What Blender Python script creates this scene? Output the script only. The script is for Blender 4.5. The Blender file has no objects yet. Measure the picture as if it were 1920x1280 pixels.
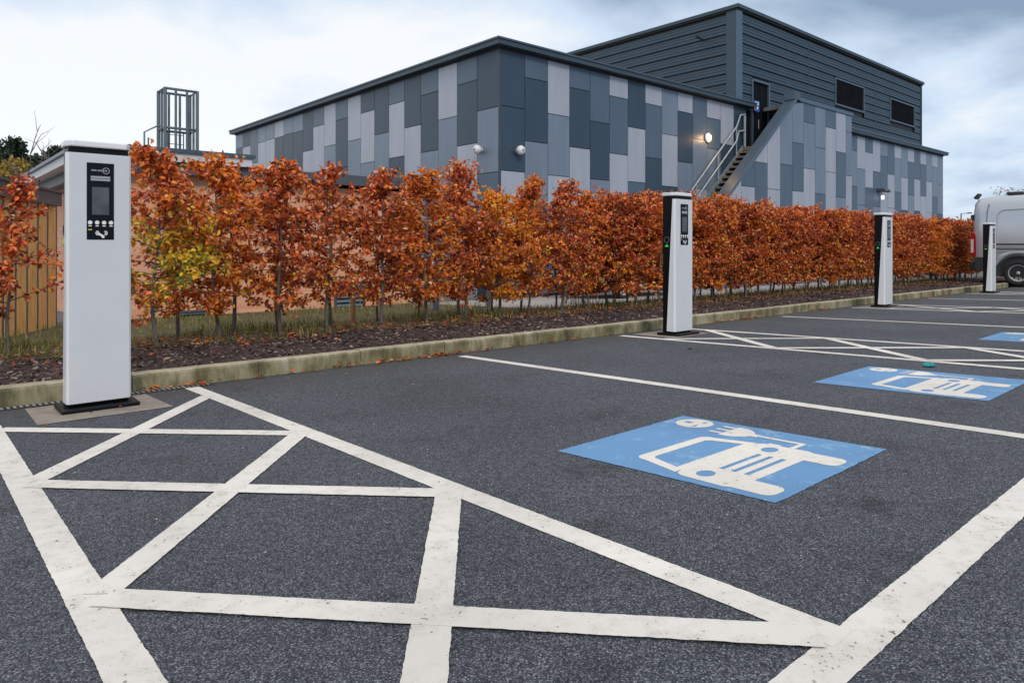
import bpy, math, random
from mathutils import Vector, Matrix
R = random.Random(7)
D = bpy.data
S = bpy.context.scene
C = S.collection
PI = math.pi
SU, SV = -0.006, -0.0335
def G(x, y):                      # car park surface falls gently towards the kerb and on to the buildings
    return SU * x + SV * y
KY = 5.55                         # kerb face

# ---------------------------------------------------------------- materials
def lin(c):
    return tuple(((v / 12.92) if v <= .04045 else ((v + .055) / 1.055) ** 2.4) for v in c)
MATS = {}
def mat(name, col, rough=.6, metal=0., var=.0, vscale=4., bump=0., bscale=60., spec=.5, emit=None, estr=0., aniso=None, trans=0.):
    m = D.materials.new(name); m.use_nodes = True
    nt = m.node_tree; b = nt.nodes['Principled BSDF']
    b.inputs['Roughness'].default_value = rough; b.inputs['Metallic'].default_value = metal
    b.inputs['Specular IOR Level'].default_value = spec
    tc = nt.nodes.new('ShaderNodeTexCoord')
    if var > 0:
        n = nt.nodes.new('ShaderNodeTexNoise'); n.inputs['Scale'].default_value = vscale; n.inputs['Detail'].default_value = 6
        n.inputs['Roughness'].default_value = .65
        src = tc.outputs['Object']
        if aniso:
            mp = nt.nodes.new('ShaderNodeMapping'); mp.inputs['Scale'].default_value = aniso
            nt.links.new(src, mp.inputs['Vector']); src = mp.outputs['Vector']
        nt.links.new(src, n.inputs['Vector'])
        r = nt.nodes.new('ShaderNodeValToRGB'); r.color_ramp.elements[0].position = .3; r.color_ramp.elements[1].position = .7
        r.color_ramp.elements[0].color = tuple(max(0, c * (1 - var)) for c in col) + (1,)
        r.color_ramp.elements[1].color = tuple(min(1, c * (1 + var)) for c in col) + (1,)
        nt.links.new(n.outputs['Fac'], r.inputs['Fac']); nt.links.new(r.outputs['Color'], b.inputs['Base Color'])
    else:
        b.inputs['Base Color'].default_value = tuple(col) + (1,)
    if bump > 0:
        n2 = nt.nodes.new('ShaderNodeTexNoise'); n2.inputs['Scale'].default_value = bscale; n2.inputs['Detail'].default_value = 5
        nt.links.new(tc.outputs['Object'], n2.inputs['Vector'])
        bp = nt.nodes.new('ShaderNodeBump'); bp.inputs['Strength'].default_value = bump; bp.inputs['Distance'].default_value = .01
        nt.links.new(n2.outputs['Fac'], bp.inputs['Height']); nt.links.new(bp.outputs['Normal'], b.inputs['Normal'])
    if emit:
        b.inputs['Emission Color'].default_value = tuple(emit) + (1,); b.inputs['Emission Strength'].default_value = estr
    if trans:
        b.inputs['Transmission Weight'].default_value = trans
    MATS[name] = m
    return m

def nodes(m):
    nt = m.node_tree
    return nt, nt.nodes['Principled BSDF']

def asphalt():
    m = mat('asphalt', (.07, .07, .08), rough=.82, spec=.35)
    nt, b = nodes(m); N = nt.nodes; L = nt.links
    tc = N.new('ShaderNodeTexCoord')
    v = N.new('ShaderNodeTexVoronoi'); v.inputs['Scale'].default_value = 255; v.inputs['Randomness'].default_value = 1
    L.new(tc.outputs['Object'], v.inputs['Vector'])
    sep = N.new('ShaderNodeSeparateColor'); L.new(v.outputs['Color'], sep.inputs['Color'])
    ramp = N.new('ShaderNodeValToRGB'); e = ramp.color_ramp.elements
    e[0].position = 0; e[0].color = (.026, .030, .040, 1); e[1].position = 1; e[1].color = (.31, .32, .365, 1)
    a = e.new(.45); a.color = (.072, .084, .112, 1); a = e.new(.8); a.color = (.15, .16, .19, 1)
    L.new(sep.outputs['Red'], ramp.inputs['Fac'])
    # darken the gaps between stones a little
    dist = N.new('ShaderNodeMapRange'); dist.inputs['From Min'].default_value = .2; dist.inputs['From Max'].default_value = .75
    dist.inputs['To Min'].default_value = 1.15; dist.inputs['To Max'].default_value = .35
    L.new(v.outputs['Distance'], dist.inputs['Value'])
    n = N.new('ShaderNodeTexNoise'); n.inputs['Scale'].default_value = .9; n.inputs['Detail'].default_value = 5
    L.new(tc.outputs['Object'], n.inputs['Vector'])
    mr = N.new('ShaderNodeMapRange'); mr.inputs['From Min'].default_value = .3; mr.inputs['From Max'].default_value = .7
    mr.inputs['To Min'].default_value = .84; mr.inputs['To Max'].default_value = 1.14
    L.new(n.outputs['Fac'], mr.inputs['Value'])
    n3 = N.new('ShaderNodeTexNoise'); n3.inputs['Scale'].default_value = 28; n3.inputs['Detail'].default_value = 3
    L.new(tc.outputs['Object'], n3.inputs['Vector'])
    mr3 = N.new('ShaderNodeMapRange'); mr3.inputs['From Min'].default_value = .3; mr3.inputs['From Max'].default_value = .7
    mr3.inputs['To Min'].default_value = .86; mr3.inputs['To Max'].default_value = 1.14
    L.new(n3.outputs['Fac'], mr3.inputs['Value'])
    mu = N.new('ShaderNodeMath'); mu.operation = 'MULTIPLY'; L.new(dist.outputs['Result'], mu.inputs[0]); L.new(mr.outputs['Result'], mu.inputs[1])
    mu3 = N.new('ShaderNodeMath'); mu3.operation = 'MULTIPLY'; L.new(mu.outputs[0], mu3.inputs[0]); L.new(mr3.outputs['Result'], mu3.inputs[1])
    # grime strip with a greenish tint near the kerb (y object coordinate)
    sx = N.new('ShaderNodeSeparateXYZ'); L.new(tc.outputs['Object'], sx.inputs['Vector'])
    gk = N.new('ShaderNodeMath'); gk.operation = 'MULTIPLY_ADD'; L.new(n.outputs['Fac'], gk.inputs[0]); gk.inputs[1].default_value = .9; L.new(sx.outputs['Y'], gk.inputs[2])
    gr = N.new('ShaderNodeMapRange'); gr.inputs['From Min'].default_value = 5.2; gr.inputs['From Max'].default_value = 6.0; gr.inputs['To Max'].default_value = .55
    L.new(gk.outputs[0], gr.inputs['Value'])
    # faint oil drips and tyre-polished tracks
    nd = N.new('ShaderNodeTexNoise'); nd.inputs['Scale'].default_value = 3.3; nd.inputs['Detail'].default_value = 7; nd.inputs['Roughness'].default_value = .6
    L.new(tc.outputs['Object'], nd.inputs['Vector'])
    rd = N.new('ShaderNodeMapRange'); rd.inputs['From Min'].default_value = .57; rd.inputs['From Max'].default_value = .70; rd.inputs['To Min'].default_value = 1; rd.inputs['To Max'].default_value = .66
    L.new(nd.outputs['Fac'], rd.inputs['Value'])
    mu4 = N.new('ShaderNodeMath'); mu4.operation = 'MULTIPLY'; L.new(mu3.outputs[0], mu4.inputs[0]); L.new(rd.outputs['Result'], mu4.inputs[1]); mu3 = mu4
    vm = N.new('ShaderNodeVectorMath'); vm.operation = 'SCALE'; L.new(ramp.outputs['Color'], vm.inputs[0]); L.new(mu3.outputs[0], vm.inputs['Scale'])
    mx = N.new('ShaderNodeMix'); mx.data_type = 'RGBA'; L.new(gr.outputs['Result'], mx.inputs['Factor']); L.new(vm.outputs['Vector'], mx.inputs['A'])
    mx.inputs['B'].default_value = (.05, .048, .035, 1)
    L.new(mx.outputs['Result'], b.inputs['Base Color'])
    bp = N.new('ShaderNodeBump'); bp.inputs['Strength'].default_value = .6; bp.inputs['Distance'].default_value = .004; bp.invert = True
    L.new(v.outputs['Distance'], bp.inputs['Height']); L.new(bp.outputs['Normal'], b.inputs['Normal'])
    return m
ASPH = asphalt()

def paint(name, col, wear, wearcol, wscale=14., thr=.62, fleck=True, soft=.12):
    m = mat(name, col, rough=.65, spec=.35)
    nt, b = nodes(m); N = nt.nodes; L = nt.links
    tc = N.new('ShaderNodeTexCoord')
    n = N.new('ShaderNodeTexNoise'); n.inputs['Scale'].default_value = wscale; n.inputs['Detail'].default_value = 8; n.inputs['Roughness'].default_value = .7
    L.new(tc.outputs['Object'], n.inputs['Vector'])
    r = N.new('ShaderNodeMapRange'); r.inputs['From Min'].default_value = thr - soft; r.inputs['From Max'].default_value = thr + soft; r.inputs['To Max'].default_value = wear
    L.new(n.outputs['Fac'], r.inputs['Value'])
    n2 = N.new('ShaderNodeTexNoise'); n2.inputs['Scale'].default_value = 1.2; n2.inputs['Detail'].default_value = 4
    L.new(tc.outputs['Object'], n2.inputs['Vector'])
    r2 = N.new('ShaderNodeValToRGB'); r2.color_ramp.elements[0].position = .35; r2.color_ramp.elements[1].position = .65
    r2.color_ramp.elements[0].color = tuple(c * .84 for c in col) + (1,); r2.color_ramp.elements[1].color = tuple(min(1, c * 1.05) for c in col) + (1,)
    L.new(n2.outputs['Fac'], r2.inputs['Fac'])
    mx = N.new('ShaderNodeMix'); mx.data_type = 'RGBA'
    L.new(r.outputs['Result'], mx.inputs['Factor']); L.new(r2.outputs['Color'], mx.inputs['A']); mx.inputs['B'].default_value = tuple(wearcol) + (1,)
    last = mx.outputs['Result']
    if fleck:   # pits where the stones show through
        v = N.new('ShaderNodeTexNoise'); v.inputs['Scale'].default_value = 95; v.inputs['Detail'].default_value = 2
        L.new(tc.outputs['Object'], v.inputs['Vector'])
        a = N.new('ShaderNodeMath'); a.operation = 'MULTIPLY_ADD'; L.new(n.outputs['Fac'], a.inputs[0]); a.inputs[1].default_value = .62; L.new(v.outputs['Fac'], a.inputs[2])
        r3 = N.new('ShaderNodeMapRange'); r3.inputs['From Min'].default_value = 1.0; r3.inputs['From Max'].default_value = 1.06; r3.inputs['To Max'].default_value = .85
        L.new(a.outputs[0], r3.inputs['Value'])
        m2 = N.new('ShaderNodeMix'); m2.data_type = 'RGBA'; L.new(r3.outputs['Result'], m2.inputs['Factor']); L.new(last, m2.inputs['A']); m2.inputs['B'].default_value = (.07, .07, .08, 1)
        last = m2.outputs['Result']
    L.new(last, b.inputs['Base Color'])
    v2 = N.new('ShaderNodeTexVoronoi'); v2.inputs['Scale'].default_value = 215
    L.new(tc.outputs['Object'], v2.inputs['Vector'])
    bp = N.new('ShaderNodeBump'); bp.inputs['Strength'].default_value = .25; bp.inputs['Distance'].default_value = .003; bp.invert = True
    L.new(v2.outputs['Distance'], bp.inputs['Height']); L.new(bp.outputs['Normal'], b.inputs['Normal'])
    return m
WHITE = paint('line_paint', (.735, .715, .68), .5, (.42, .38, .33), thr=.59)
BLUE = paint('bay_blue_paint', (.135, .30, .55), .6, (.28, .49, .69), 9., .60, soft=.04)
SYMW = paint('symbol_white_paint', (.76, .735, .69), .35, (.5, .45, .38), 16.)

def bricks(name, c1, c2, mortar, bw=.225, bh=.075, ms=.012):
    m = mat(name, c1, rough=.85)
    nt, b = nodes(m); N = nt.nodes; L = nt.links
    tc = N.new('ShaderNodeTexCoord'); sx = N.new('ShaderNodeSeparateXYZ'); L.new(tc.outputs['Object'], sx.inputs['Vector'])
    ad = N.new('ShaderNodeMath'); L.new(sx.outputs['X'], ad.inputs[0]); L.new(sx.outputs['Y'], ad.inputs[1])
    cb = N.new('ShaderNodeCombineXYZ'); L.new(ad.outputs[0], cb.inputs['X']); L.new(sx.outputs['Z'], cb.inputs['Y'])
    t = N.new('ShaderNodeTexBrick'); t.inputs['Scale'].default_value = 1; t.inputs['Brick Width'].default_value = bw; t.inputs['Row Height'].default_value = bh
    t.inputs['Mortar Size'].default_value = ms; t.inputs['Color1'].default_value = c1 + (1,); t.inputs['Color2'].default_value = c2 + (1,); t.inputs['Mortar'].default_value = mortar + (1,)
    L.new(cb.outputs['Vector'], t.inputs['Vector']); L.new(t.outputs['Color'], b.inputs['Base Color'])
    bp = N.new('ShaderNodeBump'); bp.inputs['Strength'].default_value = .5; bp.inputs['Distance'].default_value = .006
    bp.invert = True
    L.new(t.outputs['Fac'], bp.inputs['Height']); L.new(bp.outputs['Normal'], b.inputs['Normal'])
    return m
BRICK = bricks('buff_orange_brick', (.82, .43, .27), (.72, .33, .20), (.60, .42, .32), .44, .10, .010)

# cladding tones
PAN = [mat('panel_dark', (.044, .076, .115), .4, .2, .09, .9, aniso=(2.5, 2.5, .35), spec=.5), mat('panel_slate', (.095, .142, .20), .4, .2, .09, .9, aniso=(2.5, 2.5, .35)),
       mat('panel_mid', (.19, .245, .325), .4, .2, .09, .9, aniso=(2.5, 2.5, .35)), mat('panel_light', (.40, .435, .515), .4, .2, .09, .9, aniso=(2.5, 2.5, .35))]
JOINT = mat('panel_joint', (.02, .025, .03), .7)
FASC = mat('fascia_metal', (.05, .08, .105), .45, .2, .08, 1.)
RIBM = mat('ribbed_metal', (.048, .082, .115), .45, .2, .08, 1.3)
TRIM = mat('trim_metal', (.115, .165, .225), .38, .4, .05, 1.)
COPE = mat('coping_metal', (.075, .11, .155), .4, .25, .08, 1.)
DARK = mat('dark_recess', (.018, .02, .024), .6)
DOORM = mat('dark_door_paint', (.009, .010, .015), .7, .0, .1, 2., spec=.05)
GALV = mat('galvanised_steel', (.36, .41, .44), .45, .5, .18, 9., .1, 40)
CAGE = mat('cage_steel', (.13, .17, .20), .5, .3, .15, 6)
TREADM = mat('stair_tread_concrete', (.19, .165, .14), .8, 0, .2, 12, .3)
ROOFM = mat('roof_membrane', (.16, .17, .18), .8, 0, .12, 2)
WWHITE = mat('white_housing', (.75, .76, .78), .35)
SOFF = mat('white_fascia_board', (.62, .64, .68), .5, 0, .05, 3)
GREYB = mat('slate_grey_board', (.075, .09, .115), .5, 0, .1, 3)
LAMPE = mat('warm_lit_diffuser', (.9, .8, .6), .4, emit=(1., .60, .22), estr=2.2)
LAMPW = mat('cool_lit_diffuser', (.9, .9, .9), .4, emit=(1., .97, .92), estr=1.1)
MESHW = mat('black_louvre_mesh', (.030, .030, .042), .9, 0, .3, 3., spec=.1)
SIGNB = mat('sign_blue', (.03, .16, .5), .4)
SIGNR = mat('sign_red', (.55, .08, .06), .4)
CH_W = mat('charger_white_paint', (.62, .645, .69), .32, .0, .03, 3., spec=.5)
CH_E = mat('charger_white_lit', (.78, .80, .84), .25)  # brighter copy of the shell white, paints turned edges and cap as lit
CH_K = mat('charger_black', (.005, .0055, .007), .4, spec=.18)
CH_P = mat('charger_panel_black', (.006, .008, .014), .2, spec=.15)
CH_R = mat('charger_rim_grey', (.10, .11, .14), .4)
CH_S = mat('charger_screen', (.085, .092, .105), .15, 0, .35, 9., spec=.3)
CH_G = mat('charger_print_grey', (.36, .37, .40), .4)
CH_T = mat('charger_print_white', (.8, .8, .82), .4)
CH_Y = mat('charger_print_yellow', (.6, .5, .15), .4)
CH_L = mat('charger_green_light', (.02, .5, .04), .3, emit=(.05, 1., .08), estr=.35)
PADM = mat('concrete_pad', (.25, .215, .185), .85, 0, .3, 7, .35, 50)
GRATE = mat('drain_grate', (.33, .33, .34), .5, .3, .2, 20)
KERB = None
def kerbmat():
    m = mat('kerb_concrete', (.4, .38, .3), .9)
    nt, b = nodes(m); N = nt.nodes; L = nt.links
    tc = N.new('ShaderNodeTexCoord')
    n = N.new('ShaderNodeTexNoise'); n.inputs['Scale'].default_value = 5; n.inputs['Detail'].default_value = 9; n.inputs['Roughness'].default_value = .72
    mp = N.new('ShaderNodeMapping'); mp.inputs['Scale'].default_value = (1, 1, .35); L.new(tc.outputs['Object'], mp.inputs['Vector']); L.new(mp.outputs['Vector'], n.inputs['Vector'])
    r = N.new('ShaderNodeValToRGB'); e = r.color_ramp.elements
    e[0].position = .34; e[0].color = (.07, .063, .035, 1); e[1].position = .72; e[1].color = (.48, .44, .35, 1)
    a = e.new(.46); a.color = (.17, .152, .075, 1); a = e.new(.57); a.color = (.31, .28, .18, 1)
    L.new(n.outputs['Fac'], r.inputs['Fac'])
    # top face: paler concrete tone
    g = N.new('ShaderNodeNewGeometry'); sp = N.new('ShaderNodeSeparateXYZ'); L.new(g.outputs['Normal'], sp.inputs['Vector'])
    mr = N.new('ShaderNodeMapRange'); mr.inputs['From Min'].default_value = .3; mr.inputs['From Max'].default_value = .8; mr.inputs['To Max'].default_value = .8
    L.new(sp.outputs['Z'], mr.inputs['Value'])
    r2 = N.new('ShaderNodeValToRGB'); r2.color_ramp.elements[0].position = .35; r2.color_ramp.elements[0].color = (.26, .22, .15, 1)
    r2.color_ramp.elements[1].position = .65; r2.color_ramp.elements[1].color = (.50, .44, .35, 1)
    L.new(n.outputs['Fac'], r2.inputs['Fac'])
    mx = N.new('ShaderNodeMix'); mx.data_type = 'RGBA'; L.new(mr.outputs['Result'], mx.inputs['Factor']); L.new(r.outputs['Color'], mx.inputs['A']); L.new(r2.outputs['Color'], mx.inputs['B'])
    L.new(mx.outputs['Result'], b.inputs['Base Color'])
    bp = N.new('ShaderNodeBump'); bp.inputs['Strength'].default_value = .5; bp.inputs['Distance'].default_value = .012
    L.new(n.outputs['Fac'], bp.inputs['Height']); L.new(bp.outputs['Normal'], b.inputs['Normal'])
    return m
KERB = kerbmat()
SOIL = mat('bark_soil', (.035, .022, .02), .95, 0, .5, 14, .8, 30)
EARTH = mat('grassy_earth', (.085, .075, .035), .95, 0, .45, 6, .8, 25)
PAVE = mat('pale_paving', (.36, .33, .32), .85, 0, .12, 2)
BARK = mat('beech_bark', (.13, .115, .10), .85, 0, .45, 22, .5, 60)
WOOD = mat('fence_timber', (.80, .43, .15), .7, 0, .32, 3., .2, 30, aniso=(14, 14, 1))
STAKE = mat('stake_timber', (.40, .23, .12), .75, 0, .2, 4, aniso=(10, 10, 1))
VANP = mat('van_silver_paint', (.50, .54, .60), .26, .4, .02, 2, spec=.6)
CARW = mat('car_white_paint', (.72, .74, .76), .25)
PLAS = mat('black_plastic', (.03, .031, .034), .6, 0, .1, 8)
RUB = mat('tyre_rubber', (.022, .022, .023), .85, 0, .2, 20)
RIMM = mat('wheel_silver', (.5, .5, .5), .4, .15, .05, 4)
REDL = mat('red_lens', (.32, .015, .02), .15)
CLRL = mat('clear_lens', (.65, .55, .55), .15)
GLASS = mat('tinted_glass', (.015, .02, .024), .06)
TEAL = mat('teal_plastic', (.01, .27, .28), .4)
POLE = mat('lamp_post_grey', (.16, .17, .18), .5, .3)

def leafmat(name):
    m = mat(name, (.4, .1, .03), rough=.42, spec=.5)
    nt, b = nodes(m); N = nt.nodes; L = nt.links
    a = N.new('ShaderNodeAttribute'); a.attribute_name = 'leaf_colour'
    L.new(a.outputs['Color'], b.inputs['Base Color'])
    tr = N.new('ShaderNodeBsdfTranslucent'); L.new(a.outputs['Color'], tr.inputs['Color'])
    mx = N.new('ShaderNodeMixShader'); mx.inputs['Fac'].default_value = .28
    out = [x for x in N if x.type == 'OUTPUT_MATERIAL'][0]
    L.new(b.outputs['BSDF'], mx.inputs[1]); L.new(tr.outputs['BSDF'], mx.inputs[2]); L.new(mx.outputs['Shader'], out.inputs['Surface'])
    return m
LEAF = leafmat('leaf_surface')

# ---------------------------------------------------------------- mesh helpers
class MB:
    def __init__(s):
        s.v = []; s.f = []; s.m = []; s.sm = []; s.col = []
    def add(s, vs, fs, mi=0, smooth=False):
        o = len(s.v); s.v += [tuple(v) for v in vs]
        for f in fs:
            s.f.append(tuple(i + o for i in f)); s.m.append(mi); s.sm.append(smooth)
    def box(s, a, b, mi=0, M=None):
        x0, y0, z0 = a; x1, y1, z1 = b
        vs = [(x0, y0, z0), (x1, y0, z0), (x1, y1, z0), (x0, y1, z0), (x0, y0, z1), (x1, y0, z1), (x1, y1, z1), (x0, y1, z1)]
        if M: vs = [tuple(M @ Vector(v)) for v in vs]
        s.add(vs, [(0, 3, 2, 1), (4, 5, 6, 7), (0, 1, 5, 4), (1, 2, 6, 5), (2, 3, 7, 6), (3, 0, 4, 7)], mi)
    def prism(s, pts, ax, lo, hi, mi=0):      # polygon pts (2-D) extruded along axis ax ('x','y','z')
        def P(p, h):
            return {'x': (h, p[0], p[1]), 'y': (p[0], h, p[1]), 'z': (p[0], p[1], h)}[ax]
        n = len(pts)
        s.add([P(p, lo) for p in pts] + [P(p, hi) for p in pts],
              [tuple(range(n))[::-1], tuple(range(n, 2 * n))] + [(i, (i + 1) % n, (i + 1) % n + n, i + n) for i in range(n)], mi)
    def tube(s, pts, rad, n=8, mi=0, caps=True):
        pts = [Vector(p) for p in pts]
        if not isinstance(rad, (list, tuple)): rad = [rad] * len(pts)
        vs = []; prev = None
        for i, p in enumerate(pts):
            t = (pts[min(i + 1, len(pts) - 1)] - pts[max(i - 1, 0)])
            if t.length < 1e-6: t = Vector((0, 0, 1))
            t.normalize()
            if prev is None:
                a = Vector((0, 0, 1)) if abs(t.z) < .9 else Vector((1, 0, 0))
                u = t.cross(a).normalized()
            else:
                u = (prev - t * prev.dot(t)).normalized()
            prev = u; w = t.cross(u)
            for k in range(n):
                an = 2 * PI * k / n
                vs.append(p + (u * math.cos(an) + w * math.sin(an)) * rad[i])
        fs = []
        for i in range(len(pts) - 1):
            for k in range(n):
                fs.append((i * n + k, i * n + (k + 1) % n, (i + 1) * n + (k + 1) % n, (i + 1) * n + k))
        s.add(vs, fs, mi, True)
        if caps:
            o = len(vs)
            s.add(vs[:n], [tuple(range(n))[::-1]], mi); s.add(vs[-n:], [tuple(range(n))], mi)
    def disc(s, c, ax, r0, r1, h0, h1, n=24, mi=0):   # solid of revolution ring (tapered cylinder) about axis ax
        c = Vector(c)
        def P(r, h, a):
            x, y = r * math.cos(a), r * math.sin(a)
            return c + {'x': Vector((h, x, y)), 'y': Vector((x, h, y)), 'z': Vector((x, y, h))}[ax]
        vs = [P(r0, h0, 2 * PI * k / n) for k in range(n)] + [P(r1, h1, 2 * PI * k / n) for k in range(n)]
        s.add(vs, [(k, (k + 1) % n, (k + 1) % n + n, k + n) for k in range(n)], mi, True)
        s.add(vs[:n], [tuple(range(n))[::-1]], mi); s.add(vs[n:], [tuple(range(n))], mi)
    def lathe(s, c, ax, prof, n=28, mi=0):
        c = Vector(c); vs = []
        for (r, h) in prof:
            for k in range(n):
                a = 2 * PI * k / n; x, y = r * math.cos(a), r * math.sin(a)
                vs.append(c + {'x': Vector((h, x, y)), 'y': Vector((x, h, y)), 'z': Vector((x, y, h))}[ax])
        fs = []
        for i in range(len(prof) - 1):
            for k in range(n):
                fs.append((i * n + k, i * n + (k + 1) % n, (i + 1) * n + (k + 1) % n, (i + 1) * n + k))
        s.add(vs, fs, mi, True)
    def build(s, name, mats, parent=None, bevel=0, loc=None, solid=0):
        me = D.meshes.new(name); me.from_pydata(s.v, [], s.f)
        if not isinstance(mats, (list, tuple)): mats = [mats]
        for m in mats: me.materials.append(m)
        me.polygons.foreach_set('material_index', s.m); me.polygons.foreach_set('use_smooth', s.sm)
        if s.col:
            ca = me.color_attributes.new('leaf_colour', 'FLOAT_COLOR', 'POINT')
            ca.data.foreach_set('color', [c for col in s.col for c in col])
        me.update()
        o = D.objects.new(name, me); C.objects.link(o)
        if parent: o.parent = parent
        if loc: o.location = loc
        if bevel:
            b = o.modifiers.new('bevel', 'BEVEL'); b.width = bevel; b.segments = 2; b.limit_method = 'ANGLE'; b.angle_limit = math.radians(35)
            b.harden_normals = False
        return o
def tag(o, label=None, cat=None, group=None, kind=None):
    if label: o['label'] = label
    if cat: o['category'] = cat
    if group: o['group'] = group
    if kind: o['kind'] = kind
    return o
def empty(name, loc, label, cat, group=None, rz=0):
    o = D.objects.new(name, None); C.objects.link(o); o.location = loc; o.rotation_euler = (0, 0, rz); o.empty_display_size = .2
    return tag(o, label, cat, group)
def copy_tree(o, parent=None):
    c = o.copy(); C.objects.link(c); c.parent = parent
    for ch in [x for x in o.children]: copy_tree(ch, c)
    return c

# ---------------------------------------------------------------- camera
cam = D.objects.new('camera', D.cameras.new('camera')); C.objects.link(cam); S.camera = cam
cam.location = (0, 0, .86); cam.rotation_euler = (PI / 2, 0, math.radians(48.811 - 90))
cam.data.sensor_width = 36; cam.data.lens = 1303 / 1920 * 36; cam.data.shift_y = -(640 - 460) / 1920
cam.data.clip_end = 3000; cam.data.clip_start = .05

# ---------------------------------------------------------------- ground sheets
def sheet(name, pts, mtl, zoff, sub=None):
    mb = MB(); mb.add([(x, y, G(x, y) + zoff) for x, y in pts], [tuple(range(len(pts)))], 0)
    return tag(mb.build(name, mtl), kind='structure')
# one big ground to the horizon, flattening far away
mb = MB()
xs = [-600, -60, -20, 60, 120, 700]; ys = [-600, -40, 0, 9.62]
def GF(x, y, z0=0.):
    xx = max(-60, min(120, x)); yy = max(-40, min(40, y))
    return G(xx, yy) + z0
def grid(xs, ys, z0, name, m):
    mb = MB(); vs = [(x, y, GF(x, y, z0)) for y in ys for x in xs]; n = len(xs)
    fs = [(j * n + i, j * n + i + 1, (j + 1) * n + i + 1, (j + 1) * n + i) for j in range(len(ys) - 1) for i in range(n - 1)]
    mb.add(vs, fs); return tag(mb.build(name, m), kind='structure')
grid(xs, ys, 0, 'car_park_asphalt', ASPH)
grid(xs, [9.6, 40, 900], -.02, 'ground', mat('far_ground', (.13, .13, .14), .9, 0, .15, .6))
# ground under the bed beyond the end of the hedge
mb = MB()

# planting bed: gently mounded soil
def bedz(x, y):
    t = y - (KY + .12)
    return G(x, y) + .085 + .05 * math.sin(min(1, t / 1.2) * PI / 2) - .05 * max(0, y - 7.8) + .012 * math.sin(x * 3.1 + y * 2) + .008 * math.sin(x * 7.7 - y * 5)
def bed(y0, y1, name, m, dz=0):
    mb = MB(); nx = 260; ny = max(3, int((y1 - y0) / .12)); X0, X1 = -7, 28.6
    vs = [(X0 + (X1 - X0) * i / nx, y0 + (y1 - y0) * j / ny, 0) for j in range(ny + 1) for i in range(nx + 1)]
    vs = [(x, y, bedz(x, y) + dz + R.uniform(-.008, .008)) for x, y, _ in vs]
    fs = [(j * (nx + 1) + i, j * (nx + 1) + i + 1, (j + 1) * (nx + 1) + i + 1, (j + 1) * (nx + 1) + i) for j in range(ny) for i in range(nx)]
    mb.add(vs, fs, 0, True); return tag(mb.build(name, m), kind='structure')
bed(KY + .122, 7.15, 'soil_bed', SOIL)
bed(7.15, 9.6, 'verge', EARTH)
tagm = MB(); tagm.add([(-12, 9.55, GF(-12, 9.55, .04)), (9.02, 9.55, GF(9, 9.55, .04)), (9.02, 14.2, GF(9, 14.2, .02)), (-12, 14.2, GF(-12, 14.2, .02))], [(0, 1, 2, 3)])
tag(tagm.build('lawn', EARTH), kind='structure')
# kerb: individual stones 0.915 m long butted with tiny gaps, one setting object
mb = MB(); x = -7.0
while x < 23.4:
    x1 = min(x + .909, 23.4); j = R.uniform(-.003, .003)
    y0 = KY + j; y1 = KY + .125
    def zz(x, y, h): return G(x, y) + h
    top = .128 + R.uniform(-.003, .003)
    prof = [(y0, -.05), (y1, -.05), (y1, top), (y0 + .022, top), (y0 + .006, top - .008), (y0, top - .025)]
    vs = [(x + .0015, p[0], G(x, p[0]) + p[1]) for p in prof] + [(x1 + .0015, p[0], G(x1, p[0]) + p[1]) for p in prof]
    n = len(prof)
    mb.add(vs, [tuple(range(n))[::-1], tuple(range(n, 2 * n))] + [(i, (i + 1) % n, (i + 1) % n + n, i + n) for i in range(n)])
    x += .915
# return curve at the far end
for k in range(6):
    a0, a1 = k * PI / 12, (k + 1) * PI / 12 - .01
    cx, cy, r = 23.4, KY + 1.2, 1.2
    pts = [(cx + r * math.sin(a0), cy - r * math.cos(a0)), (cx + r * math.sin(a1), cy - r * math.cos(a1)),
           (cx + (r - .12) * math.sin(a1), cy - (r - .12) * math.cos(a1)), (cx + (r - .12) * math.sin(a0), cy - (r - .12) * math.cos(a0))]
    vs = [(p[0], p[1], G(*p) - .05) for p in pts] + [(p[0], p[1], G(*p) + .125) for p in pts]
    mb.add(vs, [(3, 2, 1, 0), (4, 5, 6, 7), (0, 1, 5, 4), (1, 2, 6, 5), (2, 3, 7, 6), (3, 0, 4, 7)])
tag(mb.build('kerb', KERB, bevel=0), kind='structure')

# drain channel along the kerb
mb = MB(); x = -6.0
while x < 1.75:
    vs = lambda a, b, h: [(a, KY - .125, G(a, KY - .12) + h), (b, KY - .125, G(b, KY - .12) + h), (b, KY - .03, G(b, KY - .03) + h), (a, KY - .03, G(a, KY - .03) + h)]
    mb.add(vs(x, x + .016, .007), [(0, 1, 2, 3)], 0); x += .034
mb.add(vs(-6.02, 1.77, .003), [(0, 1, 2, 3)], 1)
tag(mb.build('drain_channel', [GRATE, DARK]), kind='structure')
# concrete pads round the chargers
def pad(x0, x1, y0, y1):
    return sheet('concrete_pad', [(x0, y0), (x1, y0 + .01), (x1 - .01, y1), (x0 + .01, y1 - .01)], PADM, .0032)
pad(.57, 1.29, 4.74, 5.39); pad(6.62, 7.36, 4.74, 5.39); pad(12.95, 13.65, 4.76, 5.38); pad(19.4, 20.1, 4.76, 5.38)

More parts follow.
